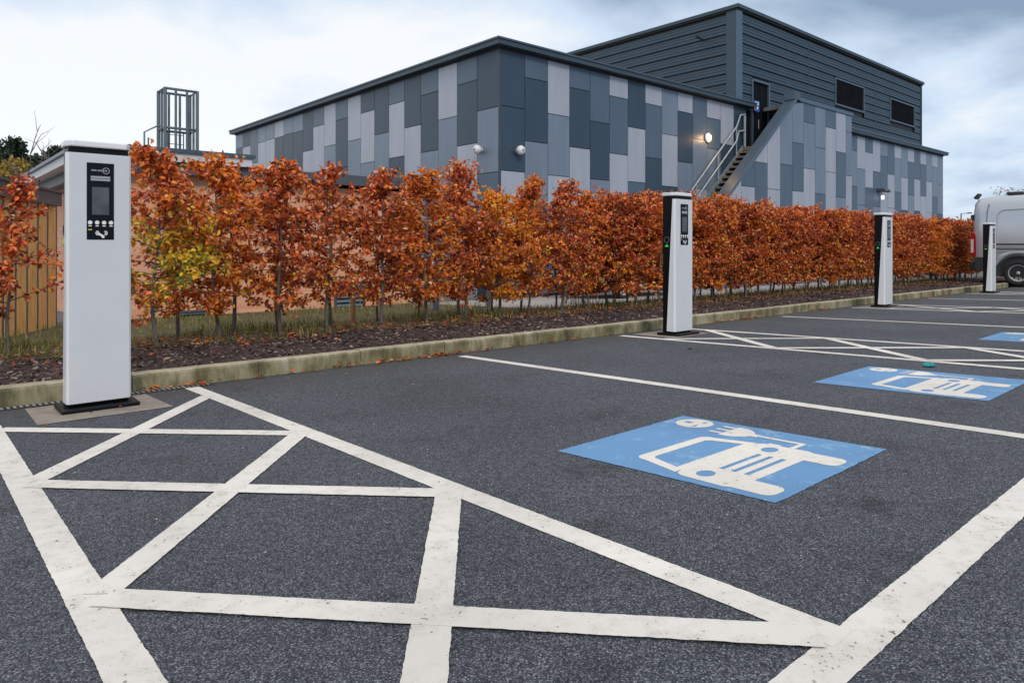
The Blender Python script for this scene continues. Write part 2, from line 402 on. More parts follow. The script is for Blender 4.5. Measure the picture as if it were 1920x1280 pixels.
# painted lines with slightly ragged edges
def line(a, b, w=.1, z=.004, step=.011, rag=.0012, name='painted_line'):
    a = Vector(a); b = Vector(b); d = b - a; L = d.length; d.normalize(); nn = Vector((-d.y, d.x))
    n = max(2, int(L / step)); vs = []; drift = [0, 0]
    for i in range(n + 1):
        p = a + d * (L * i / n)
        for sgn in (-1, 1):
            k = (sgn + 1) // 2; drift[k] = drift[k] * .45 + R.uniform(-rag, rag)
            q = p + nn * (sgn * w / 2 + drift[k]); vs.append((q.x, q.y, G(q.x, q.y) + z))
    mb = MB(); mb.add(vs, [(2 * i, 2 * i + 2, 2 * i + 3, 2 * i + 1) for i in range(n)])
    return tag(mb.build(name, WHITE), kind='structure')
line((-9, .668), (27, .668), .108, .0026)
def hatch(xl, xr, ytop_l, ytop_r, near=True):
    line((xl, ytop_l), (xl, .69), .1, .0034); line((xr, ytop_r), (xr, .69), .1, .0031)
    yn = [4.80, 3.46, 2.12, .76]; a, b = xl + .03, xr - .03; z = .0040
    for i in range(3):
        line((a, yn[i + 1] + (0, 0, -.08)[i]), (b, yn[i] + (.17, .02, .04)[i]), .098, z); z += .0005
        line((a, yn[i] - .03), (b, yn[i + 1] - (0, 0, .03)[i]), .098, z); z += .0005
hatch(.365, 1.60, 4.9, 5.42)
hatch(6.44, 7.66, 5.38, 5.38)
hatch(12.78, 14.0, 5.36, 5.36)
hatch(19.1, 20.35, 5.35, 5.35)
for xb in (4.03, 10.23, 16.55, 22.9): line((xb, 5.34), (xb, .69), .1, .0032)
for xb in (-2.1, -4.6): line((xb, 5.34), (xb, .69), .1, .0032)

# ---------------------------------------------------------------- blue EV bay symbols
def flat(pts, z, mb, mi=0):
    """triangulated flat polygon laid on the surface"""
    from mathutils.geometry import tessellate_polygon
    tri = tessellate_polygon([[Vector((p[0], p[1], 0)) for p in pts]])
    vs = [(x, y, G(x, y) + z) for x, y in pts]
    out = []
    for t in tri:
        a, b, c = [Vector((pts[i][0], pts[i][1])) for i in t]
        cr = (b - a).x * (c - a).y - (b - a).y * (c - a).x
        out.append(t if cr > 0 else t[::-1])
    mb.add(vs, out, mi)
def arc(cx, cy, rx, ry, a0, a1, n=10):
    return [(cx + rx * math.cos(math.radians(a0 + (a1 - a0) * i / n)), cy + ry * math.sin(math.radians(a0 + (a1 - a0) * i / n))) for i in range(n + 1)]
def ev_symbol(ox, oy, label):
    # local origin = near-left corner of the square
    root = MB(); n = 40; pts = []
    cs = [(.058, .0), (1.068, .008), (1.018, 1.062), (0, 1.037)]
    for k in range(4):
        a, b = cs[k], cs[(k + 1) % 4]
        for i in range(n):
            t = i / n; pts.append((ox + a[0] + (b[0] - a[0]) * t + R.uniform(-.0025, .0025), oy + a[1] + (b[1] - a[1]) * t + R.uniform(-.0025, .0025)))
    flat(pts, .0028, root)
    o = tag(root.build('ev_bay_marking', BLUE), label, 'road marking', 'blue electric vehicle squares painted in the bays')
    q = lambda L: [(ox + (x - 2.27), oy + (y - 1.238)) for x, y in L]
    m = MB()
    Z = .0040
    cx = 2.705
    # car front view: roof pillars and frame round the windscreen
    # left half profile (mirrored): body block
    body = [(cx - .335, 1.44), (cx - .335, 1.33)] + arc(cx - .285, 1.325, .05, .045, 180, 270, 6) + arc(cx - .25, 1.325, .05, .045, 270, 360, 6) + \
           [(cx - .20, 1.42), (cx + .20, 1.42)] + arc(cx + .25, 1.325, .05, .045, 180, 270, 6) + arc(cx + .285, 1.325, .05, .045, 270, 360, 6) + \
           [(cx + .335, 1.33), (cx + .335, 1.44), (cx + .35, 1.47), (cx + .345, 1.63)] + arc(cx + .30, 1.645, .045, .055, 0, 70, 5) + \
           [(cx + .28, 1.705), (cx - .28, 1.705)] + arc(cx - .30, 1.645, .045, .055, 110, 180, 5) + [(cx - .345, 1.63), (cx - .35, 1.47)]
    # cut into strips so that the holes (lamps, grille slots) stay open: build by scanline cells
    def inside(p, poly):
        c = False; n = len(poly)
        for i in range(n):
            x1, y1 = poly[i]; x2, y2 = poly[(i + 1) % n]
            if (y1 > p[1]) != (y2 > p[1]) and p[0] < (x2 - x1) * (p[1] - y1) / (y2 - y1) + x1: c = not c
        return c
    holes = []
    for hx in (-.255, .255): holes.append(arc(cx + hx, 1.605, .045, .036, 0, 345, 23))
    for sy in (1.597, 1.542, 1.484): holes.append([(cx - .155, sy - .011), (cx + .155, sy - .011), (cx + .155, sy + .011), (cx - .155, sy + .011)])
    bm_poly(m, q(body), [q(hh) for hh in holes], ox, oy, Z)
    # windscreen frame (ring)
    outer = [(cx - .325, 1.7045), (cx + .325, 1.7045)] + [(cx + .27, 1.90)] + arc(cx + .225, 1.915, .045, .045, 0, 90, 5) + arc(cx - .225, 1.915, .045, .045, 90, 180, 5) + [(cx - .27, 1.90)]
    inner = [(cx - .262, 1.742), (cx + .262, 1.742), (cx + .222, 1.865)] + arc(cx + .185, 1.868, .035, .035, 0, 90, 5) + arc(cx - .185, 1.868, .035, .035, 90, 180, 5) + [(cx - .222, 1.865)]
    bm_poly(m, q(outer), [q(inner)], ox, oy, Z + .0001)
    # side mirrors
    flat(q([(cx + .32, 1.60), (cx + .36, 1.60), (cx + .36, 1.66), (cx + .32, 1.66)]), Z + .0006, m)
    # round socket symbol with three pin slots
    bm_poly(m, q(arc(3.172, 2.147, .098, .098, 0, 350, 35)), [q([(3.155, 2.165), (3.19, 2.165), (3.19, 2.205), (3.155, 2.205)][::1]),
            q([(3.105, 2.105), (3.145, 2.105), (3.145, 2.12), (3.105, 2.12)]), q([(3.195, 2.105), (3.235, 2.105), (3.235, 2.12), (3.195, 2.12)])], ox, oy, Z)
    # plug: three prongs, body, neck
    for px_ in (3.085, 3.15, 3.215):
        flat(q([(px_ - .012, 1.93), (px_ + .012, 1.93), (px_ + .012, 2.0), (px_ - .012, 2.0)]), Z + .0006, m)
    flat(q([(3.05, 1.93), (3.25, 1.93), (3.25, 1.88), (3.235, 1.85), (3.20, 1.81), (3.175, 1.80), (3.175, 1.765), (3.125, 1.765), (3.125, 1.80), (3.10, 1.81), (3.065, 1.85), (3.05, 1.88)]), Z, m)
    # cable down and into the car
    flat(q([(3.14, 1.77), (3.14, 1.558), (3.04, 1.558), (3.04, 1.532), (3.168, 1.532), (3.168, 1.77)]), Z + .0004, m)
    m.build('car_and_plug_symbol', SYMW, o)
    return o
import bmesh
def bm_poly(m, outer, holes, ox, oy, z):
    """flat polygon with holes, triangulated"""
    bm = bmesh.new(); edges = []
    for loop in [outer] + holes:
        # drop duplicate neighbours
        L2 = []
        for p in loop:
            if not L2 or (abs(p[0] - L2[-1][0]) + abs(p[1] - L2[-1][1])) > 1e-5: L2.append(p)
        vs = [bm.verts.new((p[0], p[1], 0)) for p in L2]
        for i in range(len(vs)): edges.append(bm.edges.new((vs[i], vs[(i + 1) % len(vs)])))
    bmesh.ops.triangle_fill(bm, use_beauty=True, use_dissolve=False, edges=edges, normal=(0, 0, 1))
    bm.verts.index_update()
    vs = [(v.co.x, v.co.y, G(v.co.x, v.co.y) + z) for v in bm.verts]; fs = []
    def inside(p, poly):
        c = False; n = len(poly)
        for i in range(n):
            x1, y1 = poly[i]; x2, y2 = poly[(i + 1) % n]
            if (y1 > p[1]) != (y2 > p[1]) and p[0] < (x2 - x1) * (p[1] - y1) / (y2 - y1) + x1: c = not c
        return c
    for f in bm.faces:
        c = f.calc_center_median()
        if any(inside((c.x, c.y), h) for h in holes): continue
        t = [v.index for v in f.verts]
        if f.normal.z < 0: t = t[::-1]
        fs.append(tuple(t))
    m.add(vs, fs); bm.free()
ev_symbol(2.27, 1.238, 'blue square with white electric car and plug symbol nearest the camera')
ev_symbol(4.815, 1.25, 'blue square with white electric car symbol in the second bay, beside the teal litter')
ev_symbol(8.45, 1.225, 'blue electric car square beyond the second hatched strip, cut by the photo edge')

# ---------------------------------------------------------------- charging posts
def charger():
    root = empty('charging_post', (0, 0, 0), 'x', 'charging post', 'white and black charging posts along the kerb')
    H = 1.69; W = .36; Dp = .185
    m = MB()   # base plate
    m.box((-.215, -.165, .0), (.215, .145, .028)); m.build('base_plate', CH_K, root, .006)
    m = MB(); m.box((-.2, -.15, .028), (.2, .13, .034)); 
    # black core
    m = MB(); m.box((-W / 2 + .012, -Dp / 2 + .03, .028), (W / 2 - .012, Dp / 2, H - .045)); m.build('black_core', CH_K, root, .004)
    # white front shell: front face, chamfered corners, side wings deeper at the foot than at the head
    z0, z1 = .05, H - .078
    n = 8; vs = []
    for i in range(n + 1):
        t = i / n; z = z0 + (z1 - z0) * t; d = .118 * (1 - t) + .036 * t; f = -Dp / 2
        vs += [(-W / 2 - .003, f + d, z), (-W / 2 + .0, f + .020, z), (-W / 2 + .014, f, z), (W / 2 - .014, f, z), (W / 2 - .0, f + .020, z), (W / 2 + .003, f + d, z)]
    fs = []
    for i in range(n):
        for k in range(5): fs.append((i * 6 + k, i * 6 + k + 1, (i + 1) * 6 + k + 1, (i + 1) * 6 + k))
    m = MB(); m.add(vs, fs, 0)
    for i in range(len(m.f)):
        if i % 5 != 2: m.m[i] = 1
    sh = m.build('front_shell', [CH_W, CH_E], root)
    so = sh.modifiers.new('thick', 'SOLIDIFY'); so.thickness = .012; so.offset = -1
    m = MB(); m.box((-W / 2 + .018, -Dp / 2 + .012, H - .082), (W / 2 - .018, Dp / 2 - .004, H - .04)); m.build('dark_band', CH_K, root)
    # cap
    f = -Dp / 2; c = .035
    base = [(-W / 2 - .004, Dp / 2 + .003), (-W / 2 - .004, f + c * 1.8), (-W / 2 + .028, f - .004), (W / 2 - .028, f - .004), (W / 2 + .004, f + c * 1.8), (W / 2 + .004, Dp / 2 + .003)]
    m = MB(); m.prism(base, 'z', H - .04, H, 0); cap = m.build('cap', CH_E, root, .008)
    # display panel on the front
    yf = -Dp / 2
    m = MB(); m.box((-.073, yf - .004, H - .62), (.079, yf + .004, H - .135)); pn = m.build('display_panel', CH_P, root, .0035)
    y = yf - .0055
    m = MB(); m.box((-.045, y, H - .462), (.050, y + .002, H - .288)); m.build('screen', CH_S, pn)
    m = MB()
    m.box((-.052, y, H - .248), (.056, y + .002, H - .235), 0); m.box((-.052, y, H - .232), (.056, y + .002, H - .219), 0)
    # ring emblem and small blurred lettering
    for k in range(20):
        a0, a1 = 2 * PI * k / 20, 2 * PI * (k + 1) / 20; cx, cz = .033, H - .183
        pts = [(cx + r * math.cos(a), cz + r * math.sin(a)) for r, a in ((.0205, a0), (.0205, a1), (.0165, a1), (.0165, a0))]
        m.prism(pts, 'y', y, y + .002, 0)
    m.prism([(.033, H - .176), (.040, H - .183), (.033, H - .190), (.026, H - .183)], 'y', y, y + .002, 0)
    xx = -.048
    for wdt in (.006, .005, .007, .004, 0, .007, .005, .006, .005, .004):
        if wdt: m.box((xx, y, H - .188), (xx + wdt, y + .002, H - .1785), 0)
        xx += wdt + .0022 if wdt else .005
    m.build('printed_emblem', CH_G, pn)
    m = MB()
    for k in range(4):
        cx = -.055 + k * .0385
        m.disc((cx, y, H - .512), 'y', .0125, .0125, 0, .002, 18, 0)
        m.box((cx - .009, y, H - .536), (cx + .009, y + .002, H - .530), 0)
    m.build('button_icons', CH_T, pn); m = MB()
    # contactless card mark: two sets of arcs and a hand with a card
    for sg in (-1, 1):
        for r0, r1 in ((.020, .0245), (.028, .034)):
            p = []
            for a in range(-50, 51, 20): p.append((.008 + sg * r1 * math.cos(math.radians(a)), H - .578 + r1 * .62 * math.sin(math.radians(a))))
            for a in range(50, -51, -20): p.append((.008 + sg * r0 * math.cos(math.radians(a)), H - .578 + r0 * .62 * math.sin(math.radians(a))))
            if sg < 0: p = p[::-1]
            m.prism(p, 'y', y, y + .002, 0)
    m.prism([(-.012, H - .572), (.004, H - .582), (.022, H - .594), (.026, H - .606), (.012, H - .611), (.006, H - .598), (-.008, H - .590), (-.014, H - .582)], 'y', y, y + .002, 0)
    m.build('contactless_mark', CH_T, pn)
    m = MB(); m.box((-.066, y, H - .560), (-.045, y + .002, H - .553)); m.build('yellow_mark', CH_Y, pn)
    # sockets on both black sides, with a hooded cover and a green light under
    for sg in (-1, 1):
        xs_ = sg * (W / 2 - .012)
        m = MB(); m.disc((xs_, .03, 1.13), 'x', .034, .030, 0, sg * .008, 24, 0)
        sk = m.build('socket', CH_K, root)
        m = MB(); m.lathe((xs_, .03, 1.13), 'x', [(.036, sg * .002), (.037, sg * .010), (.031, sg * .011), (.028, sg * .006)], 24, 0); m.build('socket_rim', CH_R, sk)
        m = MB(); xa, xb_ = sorted((xs_, xs_ + sg * .010)); m.prism([(.008, 1.050), (.052, 1.050), (.052, 1.060), (.040, 1.062), (.03, 1.080), (.020, 1.062), (.008, 1.060)], 'x', xa, xb_); m.build('status_light', CH_L, root)
    return root
ch0 = charger()
spots = [(.935, 5.125, 'nearest white charging post, front face full on with black display panel'),
         (6.985, 4.965, 'second charging post from the left, standing in the middle of the hedge'),
         (13.32, 5.03, 'third charging post from the left, in front of the yellow tinged hedge'),
         (19.78, 5.05, 'farthest charging post, standing in front of the silver van')]
for i, (x, y, lb) in enumerate(spots):
    o = ch0 if i == 0 else copy_tree(ch0)
    o.location = (x, y, G(x, y) + .003); o['label'] = lb

# ---------------------------------------------------------------- leaves
def P3(c, k): return tuple(min(1, v * k) for v in c)
RUST = [(.76, .17, .035), (.62, .11, .025), (.40, .06, .02), (.88, .26, .06), (.88, .42, .24), (.16, .028, .014), (.70, .15, .04), (.30, .045, .018)]  # the pale pink entry paints in the glossy highlight on leaves
ORNG = [(.82, .26, .03), (.72, .19, .025), (.62, .13, .022), (.88, .34, .05)]
YELL = [(.88, .52, .035), (.84, .42, .03), (.68, .48, .05), (.92, .60, .05)]
GREN = [(.26, .30, .035), (.40, .40, .045), (.15, .21, .03)]
GOLD = [(.90, .34, .03), (.94, .42, .035), (.85, .27, .03), (.95, .52, .05)]
class Leaves(MB):
    def leaf(s, p, nrm, tip, ln, col):
        # folded ovate leaf: two quads meeting at the midrib
        side = nrm.cross(tip).normalized(); up = tip.cross(side).normalized()
        w = ln * .31; f = ln * .12
        b = p; t = p + tip * ln - up * ln * .12
        l1 = p + tip * ln * .30 + side * w * .9 + up * f; l2 = p + tip * ln * .68 + side * w * .85 + up * f * .6
        r1 = p + tip * ln * .30 - side * w * .9 + up * f; r2 = p + tip * ln * .68 - side * w * .85 + up * f * .6
        s.add([b, l1, l2, t, r2, r1], [(0, 3, 2, 1), (0, 5, 4, 3)], 0)
        s.col += [col + (1,)] * 6
def rv(r):
    while True:
        v = Vector((r.uniform(-1, 1), r.uniform(-1, 1), r.uniform(-1, 1)))
        if .05 < v.length < 1: return v.normalized()
def beech_mesh(seed, kind, style):
    """returns (trunk mesh object data, crown mesh data). style 'open' or 'clipped'."""
    r = random.Random(seed)
    top = 1.95 + (r.uniform(-.06, .16) if style == 'open' else r.uniform(-.02, .04))
    T = MB(); K = Leaves()
    # trunk
    pts = []; x = y = 0.; lean = (r.uniform(-.09, .09), r.uniform(-.05, .05)); nseg = 12
    for i in range(nseg + 1):
        t = i / nseg
        pts.append(Vector((lean[0] * t + .022 * math.sin(seed + t * 9), lean[1] * t + .02 * math.cos(seed * 2 + t * 8), -.05 + t * (top - .02))))
    r0 = r.uniform(.017, .026)
    T.tube(pts, [r0 * (1 - .82 * (i / nseg)) for i in range(nseg + 1)], 7)
    def at(t):
        a = t * nseg; i = min(nseg - 1, int(a)); return pts[i].lerp(pts[i + 1], a - i)
    ph = [r.uniform(0, 6) for _ in range(6)]
    nb = 52 if style == 'open' else 29 if style == 'sparse' else 58
    n_l = 0
    low = .16 if style != 'sparse' else .22
    shp = style; style = 'open' if style == 'sparse' else style
    for b in range(nb):
        t = low + (1 - low) * ((b + r.uniform(0, 1)) / nb) ** .92
        p0 = at(t); an = r.uniform(0, 2 * PI)
        if style == 'open':
            prof = .64 * (1 - max(0, t - .62) * 1.9) if t > .25 else .42
            L = prof * r.uniform(.55, 1.1)
            up = r.uniform(.1, .8) + (1.0 if t > .82 else 0)
        else:
            L = r.uniform(.30, .52) * (.78 if t > .9 else 1); up = r.uniform(.05, .7)
        L = max(L, .12)
        # a beech in a hedge is flat fore and aft
        dx, dy = math.cos(an), math.sin(an) * .8
        d = Vector((dx, dy, up * .62)).normalized()
        bp = [p0]; q = p0.copy(); dd = d.copy()
        ns = 5
        for k in range(ns):
            dd = (dd + Vector((r.uniform(-.22, .22), r.uniform(-.22, .22), r.uniform(-.18, .16)))).normalized()
            q = q + dd * (L / ns)
            if style != 'open' and q.z > top + .02: q.z = top + .02 - r.uniform(0, .05)
            bp.append(q.copy())
        T.tube(bp, [.0065 * (1 - .75 * k / ns) for k in range(ns + 1)], 4, caps=False)
        # twigs with leaves
        for k in range(1, ns + 1):
            for tw in range(2 if (style == 'open' and r.random() < .5) else 3):
                base = bp[k]; td = (dd * .5 + rv(r)).normalized(); td.z *= .55; td.normalize()
                tl = r.uniform(.05, .17); endp = base + td * tl
                if tw == 0: T.tube([base, endp], [.0025, .0012], 3, caps=False)
                nl = r.randint(4, 6) if style == 'open' else r.randint(4, 6)
                for li in range(nl):
                    p = base.lerp(endp, (li + .6) / nl) + rv(r) * .016
                    tip = (td * .35 + rv(r) + Vector((0, 0, -.28))).normalized()
                    nrm = (rv(r) * .85 + Vector((0, 0, .75)) + Vector((0, -.3, 0))).normalized()
                    if abs(tip.dot(nrm)) > .9: nrm = Vector((1, 0, 0))
                    ln = r.uniform(.042, .070)
                    hz = p.z / top
                    u = r.random()
                    blot = math.sin(p.x * 5 + ph[0]) + math.sin(p.z * 4.3 + ph[1]) + math.sin(p.y * 6 + ph[2])
                    if kind == 'rust':
                        pal = ORNG if (u < .20 + .14 * blot) else RUST
                        if u > .985: pal = YELL
                        elif hz < .4 and u > .9: pal = YELL
                    elif kind == 'orange':
                        pal = ORNG if u < .62 + .12 * blot else RUST
                        if u > .93: pal = YELL
                    elif kind == 'gold':
                        pal = GOLD if u < .45 + .25 * blot else ORNG
                        if u > .85: pal = RUST
                    else:   # yellow-green low, rust above
                        g = 1 - abs(hz - .47) / .30
                        if u < g * 1.15 + .1 * blot: pal = GREN if r.random() < .36 else YELL
                        else: pal = ORNG if r.random() < .45 else RUST
                    c = pal[int(r.random() * len(pal)) % len(pal)]
                    K.leaf(p, nrm, tip, ln, P3(c, r.uniform(.65, 1.35))); n_l += 1
        if b % 2 == 0:
            e2 = bp[-1] + Vector((dd.x * .12, dd.y * .12, .10)); T.tube([bp[-1], e2], [.002, .0012], 3, caps=False)
    return T, K
PROT = []
def proto(seed, kind, style):
    T, K = beech_mesh(seed, kind, style)
    root = empty('beech_sapling', (0, 0, 0), 'x', 'hedge tree')
    T.build('trunk', BARK, root); K.build('crown', LEAF, root)
    return [root, False, kind, style]
POOL = {}
for kind, style, seeds in (('rust', 'sparse', (71, 72, 73)), ('orange', 'sparse', (75,)), ('rust', 'open', (1, 2, 3, 4, 5)), ('orange', 'open', (11,)), ('green', 'open', (21,)), ('gold', 'open', (31,)),
                           ('rust', 'clipped', (41, 42, 43)), ('orange', 'clipped', (51, 52)), ('gold', 'clipped', (61,))):
    POOL[(kind, style)] = [proto(s_, kind, style) for s_ in seeds]
rr = random.Random(99)
def plant(x, y, kind, style, label, group, sc=1.0, rz=None, si=None):
    lst = POOL[(kind, style)]
    e = lst[si % len(lst)] if si is not None else rr.choice(lst)
    o = e[0] if not e[1] else copy_tree(e[0])
    e[1] = True
    o.location = (x, y, bedz(x, y)); o.rotation_euler = (0, 0, rr.uniform(0, 6.28) if rz is None else rz)
    o.scale = (sc * rr.uniform(.95, 1.22), sc * rr.uniform(.92, 1.08), sc)
    o['label'] = label
    if group: o['group'] = group
    elif 'group' in o: del o['group']
    return o
ordn = ['first', 'second', 'third', 'fourth', 'fifth', 'sixth', 'seventh', 'eighth', 'ninth', 'tenth', 'eleventh', 'twelfth', 'thirteenth', 'fourteenth']
front = [(-1.7, 7.5), (-1.05, 7.45), (-.38, 7.5), (.22, 7.45), (.70, 7.6), (1.82, 7.30), (2.5, 7.62), (3.12, 7.45), (3.67, 7.40), (4.50, 7.62), (5.12, 7.56), (5.82, 7.60), (6.42, 7.62), (7.05, 7.65), (7.7, 7.6), (8.37, 7.7)]
kinds = ['rust', 'rust', 'orange', 'rust', 'rust', 'green', 'orange', 'rust', 'rust', 'rust', 'orange', 'rust', 'gold', 'orange', 'rust', 'orange']
cw = {'rust': 'rust red', 'orange': 'orange', 'gold': 'golden orange', 'green': 'yellow and green leaved'}
cnt = 0
GRP = 'beech saplings of the autumn hedge'
for i, ((x, y), k) in enumerate(zip(front, kinds)):
    sc = 1.0
    if x < 1.4:
        names = {4: 'rust red beech sapling half hidden by the nearest charging post', 3: 'rust red beech sapling before the timber fence, at the left photo edge'}
        if x < -.5: continue
        lb = names.get(i, 'orange beech sapling before the timber fence, cut by the left photo edge'); sc = .84
    elif k == 'green': lb = 'beech with yellow and green leaves just right of the nearest charging post'; sc = 1.0
    elif k == 'gold': lb = 'golden orange beech sapling in the open part of the hedge, below the building corner'
    else:
        cnt += 1
        lb = '%s front row beech, %s to the right of the yellow green one' % (cw[k], ordn[cnt - 1])
    plant(x, y, k, 'sparse' if (x < 1.4 or i == 8) else 'open', lb, GRP, sc * rr.uniform(.92, 1.0), si=i, rz=(0.4 if k == 'green' else None))
# back row, nearer part
bx = [.0, 2.25, 2.9, 3.35, 4.05, 4.75, 5.45, 6.1, 6.75, 7.4, 8.05, 8.7]
for i, x in enumerate(bx):
    if x < 1: plant(x, 8.05, 'rust', 'sparse', 'rust red beech sapling in the back row before the timber fence, seen in gaps', None, .84)
    else: plant(x, 8.18 + rr.uniform(-.1, .1), 'rust', 'sparse' if x < 5 else 'open', 'beech sapling in the back row, behind the loose near part of the hedge', 'back row saplings of the loose near hedge', rr.uniform(.9, .97))
# clipped, denser part to the far end
x = 8.9; i = 0
while x < 28.2:
    for row, yy in ((0, 7.52), (1, 7.98)):
        xx = x + row * .27 + rr.uniform(-.05, .05)
        kd = 'rust'
        if i % 6 == 2: kd = 'orange'
        if row == 0 and (9.6 < xx < 12.6) and i % 2: kd = 'orange'
        if row == 0 and abs(xx - 22.9) < .3: kd = 'gold'
        sec = 'left of the second post' if xx < 10.6 else 'between the second and third posts' if xx < 20.4 else 'beyond the third post'
        lb = ('dense %s beech of the clipped hedge %s, %s row' % (cw[kd], sec, 'front' if row == 0 else 'back'))
        if kd == 'gold': lb = 'beech with a column of golden yellow leaves in the clipped far hedge'
        plant(xx, yy + rr.uniform(-.05, .05), kd, 'clipped', lb, '%s, %s, %s row' % (cw[kd] + ' clipped hedge beeches', sec, 'front' if row == 0 else 'back'), rr.uniform(.97, 1.01) * (.985 if xx > 9 else 1))
    x += .56; i += 1
for k, lst in POOL.items():
    for e in lst:
        if not e[1]:
            for ch in list(e[0].children): D.objects.remove(ch)
            D.objects.remove(e[0])

# ---------------------------------------------------------------- bark chips, grass, fallen leaves (uncountable stuff)
def scatter_chips():
    m = Leaves(); r = random.Random(5)
    cols = [(.075, .042, .040), (.050, .030, .030), (.10, .058, .052), (.15, .105, .09), (.035, .021, .023), (.085, .05, .056), (.24, .19, .165)]
    for i in range(38000):
        x = -6.5 + 34 * (r.random() ** 1.75) if r.random() < .8 else r.uniform(-6.5, 28)
        y = KY + .13 + 1.75 * r.random() ** 1.15
        z = bedz(x, y) + r.uniform(0, .018)
        a = r.uniform(0, PI); l = r.uniform(.008, .024); w = l * r.uniform(.3, .6)
        u = Vector((math.cos(a), math.sin(a), r.uniform(-.5, .5))) * l; v = Vector((-math.sin(a), math.cos(a), r.uniform(-.6, .6))) * w
        p = Vector((x, y, z)); c = P3(r.choice(cols), r.uniform(.7, 1.4))
        m.add([p - u - v, p + u - v * .6, p + u * .8 + v, p - u * .9 + v * .8], [(0, 1, 2, 3)]); m.col += [c + (1,)] * 4
    return tag(m.build('bark_chip_mulch', CHIPM), 'dark purple brown bark chips covering the bed behind the kerb', 'bark mulch', kind='stuff')
CHIPM = mat('chip_surface', (.1, .06, .05), .85, spec=.3)
nt, b = nodes(CHIPM); a = nt.nodes.new('ShaderNodeAttribute'); a.attribute_name = 'leaf_colour'; nt.links.new(a.outputs['Color'], b.inputs['Base Color'])
scatter_chips()
def grass():
    m = Leaves(); r = random.Random(6)
    cols = [(.13, .16, .03), (.20, .21, .05), (.09, .11, .025), (.34, .28, .12), (.26, .18, .08), (.16, .19, .035)]
    for i in range(30000):
        x = -6 + 34.5 * (r.random() ** 1.6) if r.random() < .75 else r.uniform(-6, 28.5)
        y = 7.05 + 2.3 * r.random() ** .8
        if i % 4 == 0: x, y = r.uniform(-1, 9), r.uniform(9.2, 13.7)
        dens = math.sin(x * 2.3) + math.sin(x * 5.1 + y * 3) + math.sin(y * 4.7)
        if r.random() > .62 + .22 * dens: continue
        h = (r.uniform(.03, .10) + max(0, .06 * dens)) * (.7 if y > 8.6 else 1 if y > 7.4 else .6); a = r.uniform(0, 2 * PI); bend = r.uniform(.2, .9) * h
        w = Vector((math.cos(a + 1.57), math.sin(a + 1.57), 0)) * .004
        p = Vector((x, y, (bedz(x, y) if y < 9.55 else GF(x, y, .03)) - .01)); q = p + Vector((math.cos(a) * bend * .4, math.sin(a) * bend * .4, h * .65)); t = p + Vector((math.cos(a) * bend, math.sin(a) * bend, h))
        c = P3(r.choice(cols), r.uniform(.7, 1.3))
        m.add([p - w, p + w, q + w * .8, t, q - w * .8], [(0, 1, 2, 4), (4, 2, 3)]); m.col += [c + (1,)] * 5
    return tag(m.build('verge_grass', CHIPM), 'rough olive grass growing under and behind the hedge', 'grass', kind='stuff')
grass()
def dead_leaves():
    m = Leaves(); r = random.Random(8)
    cols = RUST + [(.36, .20, .12), (.45, .28, .18), (.2, .09, .05), (.5, .2, .05)]
    for i in range(4200):
        x = -5 + 32 * r.random() ** 1.5; y = r.gauss(7.5, .5)
        if y < KY + .15 or y > 9.4: continue
        z = bedz(x, y) + r.uniform(.01, .04)
        t = r.uniform(0, 2 * PI); m.leaf(Vector((x, y, z)), Vector((r.uniform(-.4, .4), r.uniform(-.4, .4), 1)).normalized(), Vector((math.cos(t), math.sin(t), r.uniform(-.2, .3))).normalized(), r.uniform(.035, .065), P3(r.choice(cols), r.uniform(.6, 1.1)))
    return tag(m.build('fallen_leaves', LEAF), 'dry brown leaves lying in the bed under the hedge', 'fallen leaves', kind='stuff')
dead_leaves()
def gutter_leaves():
    m = Leaves(); r = random.Random(12)
    clusters = [(1.45, 26), (1.9, 10), (2.6, 8), (3.3, 26), (3.9, 40), (4.6, 12), (5.5, 18), (8.9, 20), (9.6, 26), (11.9, 26), (17.0, 20), (18.2, 26)]
    for cx, n in clusters:
        for i in range(n):
            x = r.gauss(cx, .24); y = KY - abs(r.gauss(0, .05)) - .012; z = G(x, y) + .008 + r.uniform(0, .015); t = r.uniform(0, 6.28)
            m.leaf(Vector((x, y, z)), Vector((r.uniform(-.5, .5), r.uniform(-.5, .5), 1)).normalized(), Vector((math.cos(t), math.sin(t), r.uniform(-.1, .4))).normalized(), r.uniform(.03, .055), P3(r.choice(RUST + ORNG[:2]), r.uniform(.6, 1.1)))
    for i in range(26):
        x = r.uniform(.5, 9); y = r.uniform(4.2, 5.4); t = r.uniform(0, 6.28)
        m.leaf(Vector((x, y, G(x, y) + .012)), Vector((0, 0, 1)), Vector((math.cos(t), math.sin(t), .1)).normalized(), r.uniform(.015, .035), P3(r.choice(RUST), .6))
    return tag(m.build('gutter_leaves', LEAF), 'rust red fallen leaves gathered along the foot of the kerb', 'fallen leaves', kind='stuff')
gutter_leaves()

